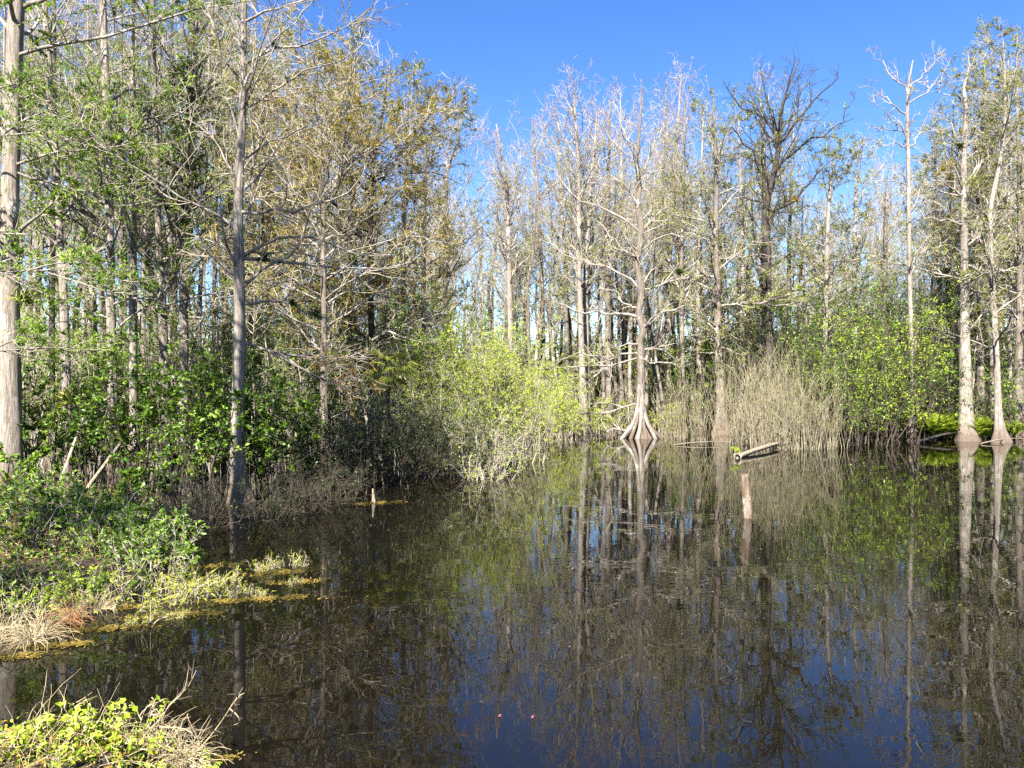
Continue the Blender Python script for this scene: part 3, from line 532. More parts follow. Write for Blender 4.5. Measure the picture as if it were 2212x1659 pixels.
for u, vb, vt, w, lf, lab in [
    (985, 1005, 715, 120, 'lime', 'lime green willowy shrub, left one of the bright clump'), (1045, 1008, 662, 140, 'lime', 'tallest lime green willowy shrub under the notch of sky'),
    (1108, 995, 695, 130, 'lime', 'lime green willowy shrub, right one of the bright clump'), (1150, 965, 770, 100, 'lime', 'low lime green shrub in front of the first flared cypress feet'), (1195, 945, 800, 110, 'lime', 'yellow-green shrub among the flared feet'), (1300, 940, 860, 90, 'lime', 'low yellow-green shrub behind the left rim of the root fan'), (1440, 942, 870, 90, 'gold', 'low pale shrub right behind the root fan'), (1230, 950, 830, 70, 'lime', 'small yellow-green shrub just left of the open-water root fan'),
    (945, 1000, 690, 110, 'lime', 'paler lime shrub left behind the lime clump')]:
    bush('willowy_shrub', lab, u, vb, vt, w, lf, 'lime shrubs below the notch', nst=20, per=6.5, L=.10, Wd=.04, low=.18, lean=.28, tw=3.4, t2=5, stemm='ptwig', r0=.02)
for u, vb, vt, w, lab in [(1035, 1030, 880, 120, 'greyish bare tangle of twigs at the thicket point beside dark water'), (1085, 1020, 860, 120, 'pale leafless twig tangle below the lime clump'), (1135, 1000, 850, 110, 'straw-coloured bare shrub right of the lime clump'), (1060, 1040, 950, 110, 'low grey twig tangle dipping into the pond')]:
    bush('bare_shrub', lab, u, vb, vt, w, 'lime', 'bare twig shrubs', nst=12, per=1.6, L=.07, Wd=.03, low=.05, lean=.6, tw=5, t2=6, stemm='twig', r0=.016, twl=.4, wander=.2)
for u, vb, vt, w, lab in [(130, 1130, 1010, 120, 'dark twig tangle in shade behind the left bank, at the thick trunk'), (235, 1135, 1000, 130, 'dark twig tangle in shade behind the left bank plants'), (340, 1140, 990, 130, 'dark twig tangle in shade right of the left bank'), (440, 1135, 985, 130, 'dark twig tangle left of the long-limbed cypress foot'),
    (575, 1120, 985, 120, 'dark bare twigs trailing into the water right of the long-limbed cypress'), (645, 1105, 960, 120, 'dark bare twigs over the water in front of the dark thicket'), (720, 1080, 950, 120, 'dark bare twigs at the water left of the pointed stub')]:
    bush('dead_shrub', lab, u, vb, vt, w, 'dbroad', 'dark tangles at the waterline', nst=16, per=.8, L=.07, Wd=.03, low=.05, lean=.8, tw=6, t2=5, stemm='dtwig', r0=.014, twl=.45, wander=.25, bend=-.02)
# small trees in mid distance behind the thicket
for u, d, vt, w, lf, lab in [
    (585, 33, 560, 130, 'mid_leaf', 'green understory tree behind the long-limbed trunk, right side'), (640, 36, 480, 130, 'mid_leaf', 'green understory tree below the orange-leaved crown, left'), (715, 36, 490, 130, 'mid_leaf', 'bright understory tree seen between the long bare limbs'),
    (780, 38, 590, 130, 'gold', 'olive understory tree behind the fan palm, left'), (850, 36, 610, 140, 'mid_leaf', 'green understory tree right above the fan palm'), (905, 38, 560, 120, 'gold', 'yellowish understory tree right of the rusty trunk'), (945, 41, 610, 110, 'mid_leaf', 'small understory tree left of the lime clump top'),
    (440, 35, 540, 120, 'broad', 'dark understory tree behind the vine-hung trunk'), (180, 35, 640, 130, 'mid_leaf', 'green understory tree behind the leaning pale trunk'), (60, 33, 660, 120, 'mid_leaf', 'green understory tree behind the thick edge trunk'), (310, 36, 640, 120, 'mid_leaf', 'green understory tree behind the brownish bending trunk'), (520, 36, 600, 120, 'broad', 'dark understory tree straight behind the long-limbed trunk')]:
    bush('understory_tree', lab, u, 0, vt, w, lf, 'understory trees', d=d, cat='small tree', nst=9, per=3.2, L=.12, Wd=.05, low=.3, lean=.22, tw=2.8, t2=5, stemm='twig', r0=.045)
# right shore: green shrubs, dark evergreens
for u, vb, vt, w, lf, L, lab in [
    (1772, 955, 700, 120, 'mid_leaf', .13, 'green shrub overlapping the right end of the reeds'), (1835, 958, 600, 150, 'mid_leaf', .14, 'tall green shrub, leftmost dome of the round right-hand clump'), (1900, 960, 640, 150, 'lime', .13, 'yellow-green middle dome of the round right-hand clump'),
    (1955, 960, 690, 120, 'mid_leaf', .13, 'green shrub just left of the slim bare cypress'), (1870, 965, 760, 150, 'mid_leaf', .12, 'low front shrub of the round right-hand clump, over dark water'), (1990, 950, 560, 130, 'mid_leaf', .13, 'tall green shrub behind the slim bare cypress'),
    (2205, 950, 775, 100, 'mid_leaf', .14, 'bright green shrub cut by the right edge'), (2130, 940, 800, 90, 'dbroad', .11, 'dark shrub between the two flared right-bank trunks')]:
    bush('waterside_shrub', lab, u, vb, vt, w, lf, 'green shrubs of the right shore', nst=13, per=3.8, L=L, Wd=L*.45, low=.22, lean=.3, tw=2.8, t2=5, stemm='dtwig', r0=.035)
for u, d, vt, w, lf, lab in [(1600, 57, 600, 110, 'dbroad', 'dark evergreen behind the left end of the reeds'), (1625, 60, 640, 120, 'dbroad', 'dark evergreen left of the black-limbed trunk'), (1700, 58, 610, 120, 'dbroad', 'dark evergreen right of the black-limbed trunk'), (1750, 60, 590, 120, 'mid_leaf', 'green tree behind the right end of the reeds'),
    (1440, 62, 690, 110, 'mid_leaf', 'small green tree right behind the centre cypress'), (1500, 58, 700, 100, 'mid_leaf', 'small green tree left of the bell-footed trunk'), (1240, 62, 720, 100, 'mid_leaf', 'small green tree behind the flared feet left of centre'), (2040, 60, 650, 120, 'dbroad', 'dark evergreen left behind the stout right-bank trunk'), (2170, 58, 620, 130, 'dbroad', 'dark evergreen behind the two flared right-bank trunks'), (1930, 60, 560, 140, 'mid_leaf', 'pale green tree rising behind the round right-hand clump')]:
    bush('evergreen_tree', lab, u, 0, vt, w, lf, 'broad-leaved trees of the far shore', d=d, cat='small tree', nst=9, per=3.6, L=.17, Wd=.07, low=.28, lean=.22, tw=2.3, t2=5, stemm='dtwig', r0=.05)
# reed thicket: tall pale stems standing in water
def reeds(name, label, u, vb, vt, wpx, nst, leaf='gold', group='reed clumps', per=1.3, stem='reed', d=None):
    p = at(u, vb, d); dd = p[1]; p[2] = 0; H = (vb-vt)/F*dd if d is None else (F*CZ/dd+VH-vt)/F*dd; w = wpx/F*dd; root = empty(name, p, label, 'reeds', group)
    o = np.stack([R.normal(0, w*.34, nst), R.normal(0, w*.24, nst), np.full(nst, -.2)], 1); dr = np.stack([R.normal(0, .11, nst), R.normal(0, .11, nst), np.ones(nst)], 1)
    A, AR = grow(o, dr, H*U(.3, 1.12, nst), U(.007, .018, nst), 8, .07, .0, .3); b = MB(); b.tubes(A, AR, 4); b.build('stems', stem, root)
    q, tan, r1, t, i = spawn(A, AR, np.full(nst, 5), .35, 1.0); T1, R1 = grow(q, fork(tan, np.radians(U(12, 45, len(q)))), H*U(.08, .25, len(q)), np.full(len(q), .007), 4, .1, .03, .5); b = MB(); b.tubes(T1, R1, 3); b.build('twigs', stem, root)
    cnt = R.poisson(per, len(T1)); q3, tan3, *_ = spawn(T1, R1, cnt, .2, 1); b = MB(); b.sm = False
    b.leaves(q3, fork(tan3, np.radians(U(15, 60, len(q3)))), vrand(len(q3)), .12*U(.5, 1.2, len(q3)), .028, U(0, 1, len(q3))); b.build('leaves', leaf, root); return root
for u, vb, vt, w, n, lab in [(1455, 948, 800, 70, 40, 'thin pale reed clump right of the open-water root fan'), (1510, 950, 800, 80, 50, 'pale reed clump left of the bell-footed trunk'), (1595, 958, 770, 90, 65, 'reed clump right of the bell-footed trunk, behind the log'), (1650, 965, 745, 100, 75, 'tall reed clump directly behind the drifting log'),
    (1705, 970, 755, 100, 95, 'densest pale reed clump, its stems crowded at the waterline'), (1755, 970, 790, 90, 75, 'rightmost reed clump, next to the green shrubs'), (1625, 950, 750, 120, 70, 'second-row reeds behind the clump at the log'), (1720, 950, 760, 120, 70, 'second-row reeds behind the densest reed clump')]:
    reeds('reed_clump', lab, u, vb, vt, w, n)
for u, d, vt, w, lab in [(1300, 56, 815, 110, 'dry stem clump behind the left side of the root fan'), (1200, 55, 800, 110, 'dry stem clump between the flared feet and the lime shrub'), (1400, 57, 830, 110, 'dry stem clump behind the right side of the root fan'), (70, 27, 870, 120, 'pale stem clump between the thick trunk and the leaning one'), (190, 29, 880, 120, 'pale stem clump left of the straight grey trunk'), (330, 30, 880, 120, 'pale stem clump right of the straight grey trunk'), (450, 29, 890, 120, 'pale stem clump left of the long-limbed cypress'), (620, 30, 890, 120, 'pale stem clump right of the long-limbed cypress')]:
    reeds('stem_clump', lab, u, VH+F*CZ/d, vt, w, 34 if u < 700 else 60, 'mid_leaf', 'pale stem clumps', 1.6, 'twig')
# low growth that closes the view between the trunks
def fern(name, label, p, H, nfr, group, leaf='lime'):
    root = empty(name, p, label, 'fern', group); a = U(0, 6.283, nfr); o = np.zeros((nfr, 3))
    A, AR = grow(o, np.stack([np.cos(a)*.45, np.sin(a)*.45, np.ones(nfr)], 1), H*U(.8, 1.3, nfr), .008, 9, .05, -.13, .3); b = MB(); b.tubes(A, AR, 3); b.build('stalks', 'dtwig', root)
    b = MB(); b.sm = False
    for k in range(2, 9):
        for e in np.linspace(0, .9, 3):
            if k == 8 and e > 0: continue
            q = A[:, k]*(1-e)+A[:, min(k+1, 8)]*e; tn = norm(A[:, min(k+1, 8)]-A[:, k-1])
            sd = norm(np.cross(tn, [0, 0, 1.])); L = H*.30*math.sin(math.pi*(k+e-1)/8.2+.25)
            for s_ in (-1, 1): b.leaves(q, sd*s_+tn*.35+R.normal(0, .1, q.shape), np.cross(sd, tn)+R.normal(0, .2, q.shape), max(L, .05), max(L, .05)*.24, np.clip(R.normal(.5, .25, nfr), 0, 1), 0, .15)
    b.build('fronds', leaf, root); return root
f0 = None
for i, (u, vb, s_) in enumerate([(1795, 955, .9), (1820, 950, 1.1), (1845, 954, .9), (1880, 950, .8), (1985, 948, 1.2), (2003, 950, 1.3), (2022, 951, 1.35), (2042, 950, 1.3), (2058, 948, 1.2), (2110, 952, 1.1), (2125, 952, 1.2), (2140, 950, 1.0), (2185, 950, 1.0), (2030, 944, 1.5), (2000, 942, 1.5), (2070, 940, 1.3)]):
    near = 'under the round green clump' if u < 1900 else ('between the slim bare cypress and the stout trunk' if u < 2080 else 'between the two flared right-bank trunks' if u < 2150 else 'at the right edge trunks')
    lab = 'bright green fern %s, %s from the left' % (near, ORD[i]); p = at(u, vb)
    if i % 4 == 0: f0 = fern('fern', lab, p, 1.35, 20, 'ferns of the right bank'); f0.scale = (s_,)*3
    else: dup(f0, p, U(0, 6), s_, lab)
sh = [shrub('undergrowth_shrub', 'x', (0, 0, 0), 3.0, 3.2, 15, lf, None, per=4, L=.16, Wd=.07, low=.08, lean=.5, tw=3, t2=5, stemm=sm, r0=.02, twl=.35) for lf, sm in (('dbroad', 'dtwig'), ('mid_leaf', 'twig'), ('gold', 'twig'), ('dbroad', 'dtwig'))]
us = [False]*4
def under(n, u0, u1, d0, d1, hs, group, label, kinds=(0, 1, 2, 3)):
    for j in range(n):
        u = u0+(u1-u0)*(j+U(.1, .9))/n; d = U(d0, d1); k = int(R.choice(kinds)); p = at(u, 0, d); sc = U(*hs)/3.0
        if us[k]: dup(sh[k], p, U(0, 6.28), (sc*1.1, sc*1.1, sc), label, group)
        else:
            us[k] = True; o = sh[k]; o.location = p; o.scale = (sc*1.1, sc*1.1, sc); o['label'] = label; o['group'] = group
under(36, -40, 960, 36, 46, (2.2, 4.2), 'undergrowth of the left stand', 'low shrub filling the gaps between trunks of the left stand', (0, 0, 1, 3))
under(36, -60, 1120, 50, 66, (3.0, 5.5), 'deep undergrowth of the left stand', 'shaded shrub deep behind the trunks of the left stand', (0, 0, 1, 2))
under(34, 960, 1600, 60, 74, (2.0, 4.0), 'undergrowth behind the root fan', 'low shrub in the shade behind the flared cypress feet', (0, 0, 3, 2))
under(30, 1560, 2250, 56, 72, (3.0, 5.5), 'undergrowth of the right shore', 'shaded shrub behind the reeds and the fern bank', (0, 0, 1, 3))
under(70, -150, 2400, 78, 112, (4.5, 8.5), 'farthest undergrowth', 'far dim shrub closing the gaps in the farthest rows of trunks', (0, 0, 1, 2))

tall = [shrub('understory_tree', 'x', (0, 0, 0), 9.0, 4.5, 10, lf, None, 'small tree', per=3.6, L=.20, Wd=.085, low=.12, lean=.22, tw=2.4, t2=5, stemm=sm_, r0=.05, twl=.26) for lf, sm_ in (('mid_leaf', 'twig'), ('dbroad', 'dtwig'), ('olive', 'twig'), ('gold', 'twig'))]; tu = [False]*4
def tall_row(n, u0, u1, d0, d1, hs, group, label, kinds):
    for j in range(n):
        u = u0+(u1-u0)*(j+U(.05, .95))/n; d = U(d0, d1); k = int(R.choice(kinds)); p = at(u, 0, d); sc = U(*hs)/9.0; sc = (max(sc, .75)*U(.8, 1.1), max(sc, .75)*U(.8, 1.1), sc)
        if tu[k]: dup(tall[k], p, U(0, 6.28), sc, label, group)
        else: tu[k] = True; o = tall[k]; o.location = p; o.scale = sc; o['label'] = label; o['group'] = group
tall_row(16, -40, 700, 31, 42, (5, 9), 'near understory of the left stand', 'leafy understory tree close behind the big trunks of the left stand', (0, 2, 0, 3))
tall_row(26, -60, 1000, 44, 60, (6, 11), 'understory of the left stand', 'leafy understory tree between the slender trunks of the left stand', (0, 1, 2, 0))
tall_row(26, 1080, 1580, 64, 80, (6, 11), 'understory behind the root fan', 'leafy understory tree among the packed trunks behind the root fan', (2, 3, 0, 1))
tall_row(30, 1560, 2260, 58, 78, (8, 14), 'understory of the right shore', 'leafy understory tree among the trunks behind reeds and fern bank', (0, 0, 1, 2))
tall_row(44, -150, 2400, 85, 118, (9, 16), 'farthest understory', 'hazy understory tree in the farthest rows, seen through gaps', (2, 3, 0, 1))

# ---------------------------------------------------------------- single things
t_ = bpy.data.objects
def bough(name, label, lines, style, group=None, w=6, d=25, cat='branch', barkm='limb', leafmul=1.0):
    """a bough of several limbs with its own twigs and leaves; lines of (u, v)"""
    st = STY[style]; A = []; AR = []; org = P(*lines[0][0], d); root = empty(name, org, label, cat, group)
    for lb in lines:
        sy = U(-.4, .4); q = smooth_path([P(u, v, d+sy*abs(u-lb[0][0])/F*d) for u, v in lb], 9); A.append(q); AR.append(w/2/F*d*np.linspace(1, .25, 9))
    A = np.array(A); AR = np.array(AR); b = MB(); b.tubes(A, AR, 6); b.build('limb', barkm, root, org)
    crown(root, org, A, AR, st, barkm, .007, leafmul); return root
STY['dead'] = dict(tw=4.5, t2=6, leaf=[('orange', 4.5, .11, .03, -1, 2)]); STY['stick'] = dict(tw=1.6, t2=2, leaf=[('gold', .05, .05, .02, -1, 2)])
bough('dead_bough', 'dead bough with orange-brown needles hanging over the dark thicket', [[(560, 752), (640, 770), (720, 790), (790, 812)], [(600, 760), (660, 800), (720, 830), (770, 850)], [(620, 765), (700, 775), (770, 770), (820, 775)], [(580, 758), (640, 790), (690, 815), (730, 818)]], 'dead', d=21.8)
STY['spray'] = dict(tw=5.5, t2=7, leaf=[('green', 7.5, .10, .028, -1, 2)]); STY['lspray'] = dict(tw=3.2, t2=7, leaf=[('lime', 5.0, .15, .04, -1, 2)])
for lab, d_, sty, lines in [('bright green feathery bough reaching in flat from the left edge, mid height', 21, 'spray', [[(-80, 590), (60, 585), (160, 592), (265, 608)], [(60, 585), (130, 568), (220, 572)], [(100, 588), (170, 610), (250, 636)], [(0, 588), (60, 620), (130, 645)], [(-40, 590), (20, 560), (90, 548)]]),
    ('green feathery bough low at the left edge, in front of the saplings', 21, 'spray', [[(-80, 765), (40, 755), (140, 752), (235, 758)], [(20, 757), (80, 775), (150, 788)], [(-30, 762), (30, 735), (90, 722)]]),
    ('green feathery bough high at the left edge above the pale limbs', 22, 'spray', [[(-80, 300), (40, 290), (130, 280), (210, 262)], [(60, 288), (120, 300), (190, 305)], [(0, 295), (60, 255), (140, 230), (190, 215)], [(-40, 200), (40, 180), (110, 165)]]),
    ('green feathery bough hanging on the upper straight grey trunk', 28, 'spray', [[(232, 330), (300, 260), (340, 225), (390, 205)], [(300, 262), (350, 250), (400, 245)], [(290, 270), (330, 215), (360, 185)], [(320, 240), (360, 275), (400, 285)]]),
    ('lime green bough right of the dark trunk, above the fan palm', 30, 'spray', [[(803, 735), (850, 710), (910, 690), (965, 672)], [(840, 715), (890, 735), (940, 740)], [(830, 720), (870, 660), (930, 640)]]),
    ('yellow-green feathery bough stretching left from the crooked centre tree', 53, 'lspray', [[(1382, 772), (1320, 790), (1250, 815), (1175, 828)], [(1320, 790), (1270, 790), (1200, 795)], [(1300, 800), (1250, 840), (1200, 850)]]),
    ('yellow-green feathery bough low at the left of the root fan', 52, 'lspray', [[(1384, 870), (1345, 880), (1310, 892), (1270, 890)], [(1345, 880), (1320, 872), (1285, 870)]]),
    ('yellow-green feathery bough between the two flared right-bank trunks', 48, 'lspray', [[(2143, 592), (2110, 590), (2075, 600)], [(2143, 590), (2175, 585), (2205, 590)], [(2120, 592), (2100, 575), (2070, 570)]]),
    ('pale green feathery bough crossing in front of the black-limbed trunk', 53, 'lspray', [[(1558, 660), (1620, 655), (1680, 660), (1740, 650)], [(1640, 657), (1690, 640), (1730, 628)]])]:
    bough('feathery_bough', lab, lines, sty, 'feathery boughs', 5, d_)
# fan palm
p = at(852, 1030); dd = p[1]; org = np.array([(842-1106)/F*dd, dd+.3, 0.]); root = empty('fan_palm', org, 'fan palm with yellowish drooping fronds above the dark thicket', 'palm')
tr = smooth_path([np.append(P(u, v, dd+.3), .09) for u, v in ((846, 1040), (840, 960), (836, 880), (842, 800))], 14); b = MB(); b.tubes(tr[None, :, :3], tr[None, :, 3], 9); b.build('trunk', 'dark', root, org)
top = tr[-1, :3]
for k in range(15):
    az = U(0, 6.283); el = U(-.35, 1.2); dr = np.array([math.cos(az)*math.cos(el), math.sin(az)*math.cos(el), math.sin(el)])
    if k == 0: dr = norm(np.array([-.55, -.3, 1.2]))
    if k == 1: dr = norm(np.array([.7, -.6, .1]))
    if k == 2: dr = norm(np.array([.35, -.8, .25]))
    A, AR = grow(top[None], dr[None], .62, .012, 6, .04, -.05, .8); b = MB(); b.tubes(A, AR, 4); fr = b.build('frond', 'mid_leaf', root, org)
    hub = A[0, -1]; ax = norm(A[0, -1]-A[0, -2]); sd = norm(np.cross(ax, [0, 0, 1.])); nn = np.cross(sd, ax)
    th = np.linspace(-1.75, 1.75, 26); dv = np.cos(th)[:, None]*ax+np.sin(th)[:, None]*sd; b = MB(); b.sm = False
    b.leaves(np.repeat(hub[None], 26, 0), dv-.12*nn*U(.2, 1, 26)[:, None], np.repeat(nn[None], 26, 0)+R.normal(0, .25, (26, 3)), .66*(1-.12*np.abs(th))*U(.8, 1.1, 26), .045, np.clip(R.normal(.55 if k > 2 else .8, .15, 26), 0, 1), .2, .45)
    b.build('fan_blade', 'gold' if k < 5 else 'olive', fr, org)
# drifting log, post, snag, fallen limbs
def log(name, label, a, bb, r0, r1, m='limb', cat='log', bend=.05, n=14, sides=14):
    a, bb = np.array(a, float), np.array(bb, float); t = np.linspace(0, 1, n)[:, None]; q = a*(1-t)+bb*t+np.array([.3, 0, 1])*bend*np.sin(t*3.1)
    rad = (r0+(r1-r0)*t)*(1+.10*np.cos(np.arange(sides)*2*math.pi/sides*3+1)+R.normal(0, .05, (n, sides))); o = empty(name, a, label, cat); b = MB()
    q = np.concatenate([q[:1], q, q[-1:]]); rad = np.concatenate([rad[:1]*.02, rad, rad[-1:]*.02]); q[0] += (a-bb)/np.linalg.norm(a-bb)*-.02; b.sm = False; b.tubes(q[None], rad[None], sides); b.build('wood', m, o, a); return o
wood = bark('weathered_wood', (.06, .045, .03), (.24, .195, .14), (.42, .36, .28), (.40, .37, .32), False); M['wood'] = wood
pst = bark('post_bark', (.04, .026, .018), (.15, .10, .068), (.25, .205, .165), (.33, .31, .27), False, .52); M['post'] = pst
A_, B_ = at(1595, 990), at(1680, 968); A_[2] = .07; B_[2] = .24
lg = log('drift_log', 'pale drifting log with a hollow end lying across the water before the reeds', A_, B_, .115, .10, 'wood')
ring = A_+np.array([-.02, -.05, .06]); b = MB(); th = np.linspace(0, 2*math.pi, 15); axd = norm(B_-A_); sd = norm(np.cross(axd, [0, 0, 1])); up_ = np.cross(sd, axd)
c = A_-axd*.12+np.cos(th)[:, None]*sd*.15+np.sin(th)[:, None]*up_*.17; b.tubes(c[None], (.045+.02*np.sin(th*3))[None], 8); b.build('hollow_rim', 'wood', lg, A_)
shrub('sprig', 'small bright green sprig growing on the hollow end of the drifting log', A_+np.array([-.05, 0, .22]), .42, .2, 6, 'lime', None, 'plant', 4, .08, .04, .2, 'ptwig', tw=12, t2=4, r0=.006)
pp = at(1614, 1119); pp[2] = 0
log('post', 'weathered upright post standing alone in the open water', pp+np.array([.06, 0, -.6]), pp+np.array([-.05, 0, 1.04]), .105, .08, 'post', 'post', .0, 18)
pp = at(807, 1086); log('snag', 'short pointed dead stub on a floating weed mat', pp+np.array([.03, 0, -.3]), pp+np.array([-.02, 0, .38]), .085, .02, 'wood', 'stump', 0, 9, 9)
for lab, a, z0, c_, z1, r in [('dark fallen branch lying along the bank before the stout right trunk', (1985, 958), .1, (2088, 950), .5, .11), ('thin fallen stick floating right of the root fan', (1455, 962), .03, (1595, 958), .05, .03),
    ('dark drooping bough dipping into the pond at the thicket point', (935, 1030), .75, (1005, 1036), .0, .08), ('pale curved stick rising from the pond beside the thicket point', (1010, 1034), -.05, (1032, 1036), .4, .035),
    ('pale slanted dead limb leaning in the left thicket', (185, 1075), .2, (330, 1060), 2.6, .05), ('pale leaning dead stem near the leaning trunk', (120, 1080), .1, (185, 1060), 2.4, .05), ('pale fallen stick along the right bank edge', (2120, 960), .05, (2212, 952), .12, .04),
    ('pale dead stick low over dark water in front of the left stems', (352, 1120), .55, (440, 1118), .25, .018)]:
    q0, q1 = at(*a), at(*c_); q0[2] = z0; q1[2] = z1; log('fallen_branch', lab, q0, q1, r, r*.5, 'dlimb' if 'dark' in lab else 'wood', 'branch', .12, 12, 8)
# air plants on trunks and limbs, each seated on the wood nearest its place in the photo
def near_wood(u, v):
    best = None
    for lb, LPs in LIMBS.items():
        q = LPs.reshape(-1, 3); d2 = ((q[:, 0]/q[:, 1]*F+1106-u)**2+(VH-(q[:, 2]-CZ)/q[:, 1]*F-v)**2); k = d2.argmin()
        if best is None or d2[k] < best[0]: best = (d2[k], q[k])
    return best[1]
def air_plant(label, pos, r, leaf, n=70):
    o = empty('air_plant', pos, label, 'air plant', 'air plants on the trees'); b = MB(); b.sm = False; d_ = vrand(n); d_[:, 2] = d_[:, 2]*.7+.25
    b.leaves(np.zeros((n, 3))+norm(d_)*r*.05, d_, vrand(n), r*U(.6, 1.2, n), r*.11, U(0, 1, n), .2, .25); b.leaves(np.zeros((n//2, 3)), vrand(n//2), vrand(n//2), r*.55, r*.2, U(0, .4, n//2)); b.build('leaves', leaf, o)
for u, v, r, lf, lab in [(75, 650, .45, 'olive', 'big drooping air plant on the thick edge trunk’s lowest pale limb'), (769, 577, .28, 'dbroad', 'dark air plant midway along the longest bare limb'), (682, 668, .28, 'dbroad', 'dark air plant on the low limb under the long ones'), (640, 664, .2, 'dbroad', 'smaller dark air plant on the low limb nearer the trunk'),
    (552, 566, .24, 'dbroad', 'dark air plant close to the trunk under the longest limb'), (590, 108, .16, 'dbroad', 'small air plant on an upper limb against the sky'), (1449, 573, .5, 'dbroad', 'dark round air plant right of the crooked centre tree'), (2066, 320, .4, 'dbroad', 'dark air plant on the left fork of the stout right tree'), (1712, 436, .4, 'orange', 'rusty air plant on a right limb of the black-limbed cypress'), (615, 186, .14, 'dbroad', 'tiny air plant on the second sky limb')]:
    air_plant(lab.replace('’', "'"), near_wood(u, v)+np.array([0, -.08, .03]), r, lf)
q = P(152, 860, 26.4); air_plant('spiky pale air plant low on the leaning pale trunk', q, .55, 'gold')
# vine on the twin-stemmed trunk
org = P(400, 1005, 31.6); org[2] = 0; root = empty('vine', org, 'dark green vine with small leaves draping the twin-stemmed trunk', 'vine'); n = 2600
zz = U(130, 500, n); px = np.interp(zz, [100, 220, 320, 460, 640], [420, 415, 410, 402, 397])+R.normal(0, 1, n)*np.interp(zz, [130, 250, 500], [10, 26, 20]); cl = np.round(zz/34)*12.9898
px = px+22*np.sin(cl*78.233); q = np.stack([(px-1106)/F*31.7, 31.7-np.abs(R.normal(0, .3, n)), CZ-(zz-VH)/F*31.7], 1); b = MB(); b.sm = False
b.leaves(q, vrand(n)+np.array([0, 0, -.6]), vrand(n), .15*U(.6, 1.3, n), .085, np.clip(R.normal(.4, .25, n), 0, 1)); b.build('leaves', 'dbroad', root, org)
A, AR = grow(np.repeat(P(410, 500, 31.65)[None], 6, 0)+R.normal(0, .15, (6, 3)), np.repeat([[0, 0, 1.]], 6, 0), 7, .025, 12, .12, .1, .4); b = MB(); b.tubes(A, AR, 4); b.build('stems', 'dtwig', root, org)

# ---------------------------------------------------------------- the near banks
def scatter(name, boxes, n, mats, L, Wd, zl=.0, up=.08):
    """countless small leaves and litter lying over a bank: one object of stuff per colour"""
    for mt, share in mats:
        P_ = []
        for x0, x1, y0, y1, w in boxes:
            m = int(n*share*w); x, y = U(x0, x1, m), U(y0, y1, m); z = ground_z(x, y); k = z > zl; P_.append(np.stack([x, y, z+np.abs(R.normal(0, up, m))], 1)[k])
        q = np.concatenate(P_); m = len(q); b = MB(); b.sm = False; pat = .5+.5*np.sin(q[:, 0]*2.1+np.sin(q[:, 1]*2.7))*np.cos(q[:, 1]*1.9)
        b.leaves(q, vrand(m, .5), vrand(m)*.6+np.array([-.2, -.3, .8]), L*U(.5, 1.3, m), Wd*U(.6, 1.2, m), np.clip(pat*.5+U(-.1, .6, m), 0, 1), .12); tag(b.build(name, mt), kind='stuff')
scatter('ground_cover', [(-16, -3.5, 9.5, 22, 1)], 22000, [('broad', .5), ('mid_leaf', .35), ('gold', .15)], .075, .038, -.02, .14)
scatter('ground_cover', [(-6.5, -1.6, 4.4, 7.6, 1)], 14000, [('lime', .22), ('mid_leaf', .2), ('gold', .3), ('orange', .2)], .048, .026, -.05, .07)
scatter('leaf_litter', [(-16, -3.5, 9.5, 22, .8), (-6.5, -1.6, 4.4, 7.6, .4)], 22000, [('orange', .35)], .07, .03, -.05, .03)
def litter_stems(boxes, n, m, name, L=(.3, .9), r=.0045):
    P_ = []
    for x0, x1, y0, y1, w in boxes:
        k_ = int(n*w); x, y = U(x0, x1, k_), U(y0, y1, k_); z = ground_z(x, y); k = z > -.06; P_.append(np.stack([x, y, z+.02], 1)[k])
    q = np.concatenate(P_); A, AR = grow(q, vrand(len(q), .5)+np.array([0, 0, .45]), U(*L, len(q)), r, 7, .22, -.05, .4); b = MB(); b.tubes(A, AR, 3); tag(b.build(name, m), kind='stuff')
litter_stems([(-16, -3.5, 9.5, 22, 1)], 2600, 'brown', 'dead_stems'); litter_stems([(-16, -3.5, 9.5, 22, .6), (-6.5, -1.6, 4.4, 7.6, .5)], 2000, 'straw', 'dead_stems', (.2, .7), .0035)
pl = [shrub('leafy_plant', 'x', (0, 0, 0), h, .7, 11, lf, None, 'plant', pr, L, Wd, .15, 'twig', tw=9, t2=3, lean=.55, r0=.006, bend=.0, fold=.15, twl=.35) for h, lf, pr, L, Wd in ((.85, 'broad', 2.4, .095, .048), (.7, 'mid_leaf', 2.6, .08, .042), (.6, 'lime', 2.4, .075, .04), (.65, 'gold', 1.6, .07, .03))]
pu = [False]*4
def plant(k, p, sc, label, group):
    if pu[k]: return dup(pl[k], p, U(0, 6.28), sc, label, group)
    pu[k] = True; o = pl[k]; o.location = p; o.scale = (sc,)*3; o['label'] = label; o['group'] = group
rows = [('back row', [(10, 1095), (60, 1100), (105, 1112), (150, 1120), (200, 1130), (245, 1142), (285, 1160), (320, 1172)], (1, 0, 0, 1), 1.15), ('second row', [(5, 1150), (55, 1165), (110, 1165), (160, 1172), (215, 1180), (270, 1195), (320, 1205), (365, 1215)], (0, 1, 0, 0), 1.2),
        ('third row', [(15, 1225), (70, 1215), (125, 1220), (180, 1225), (230, 1232), (285, 1240), (335, 1245), (385, 1255)], (1, 0, 1, 3), 1.1), ('fourth row', [(8, 1275), (50, 1280), (105, 1278), (155, 1280), (205, 1282), (255, 1288), (310, 1290)], (2, 1, 3, 1), .95), ('front row', [(20, 1330), (65, 1325), (110, 1330), (160, 1322), (215, 1325)], (3, 1, 2, 3), .8)]
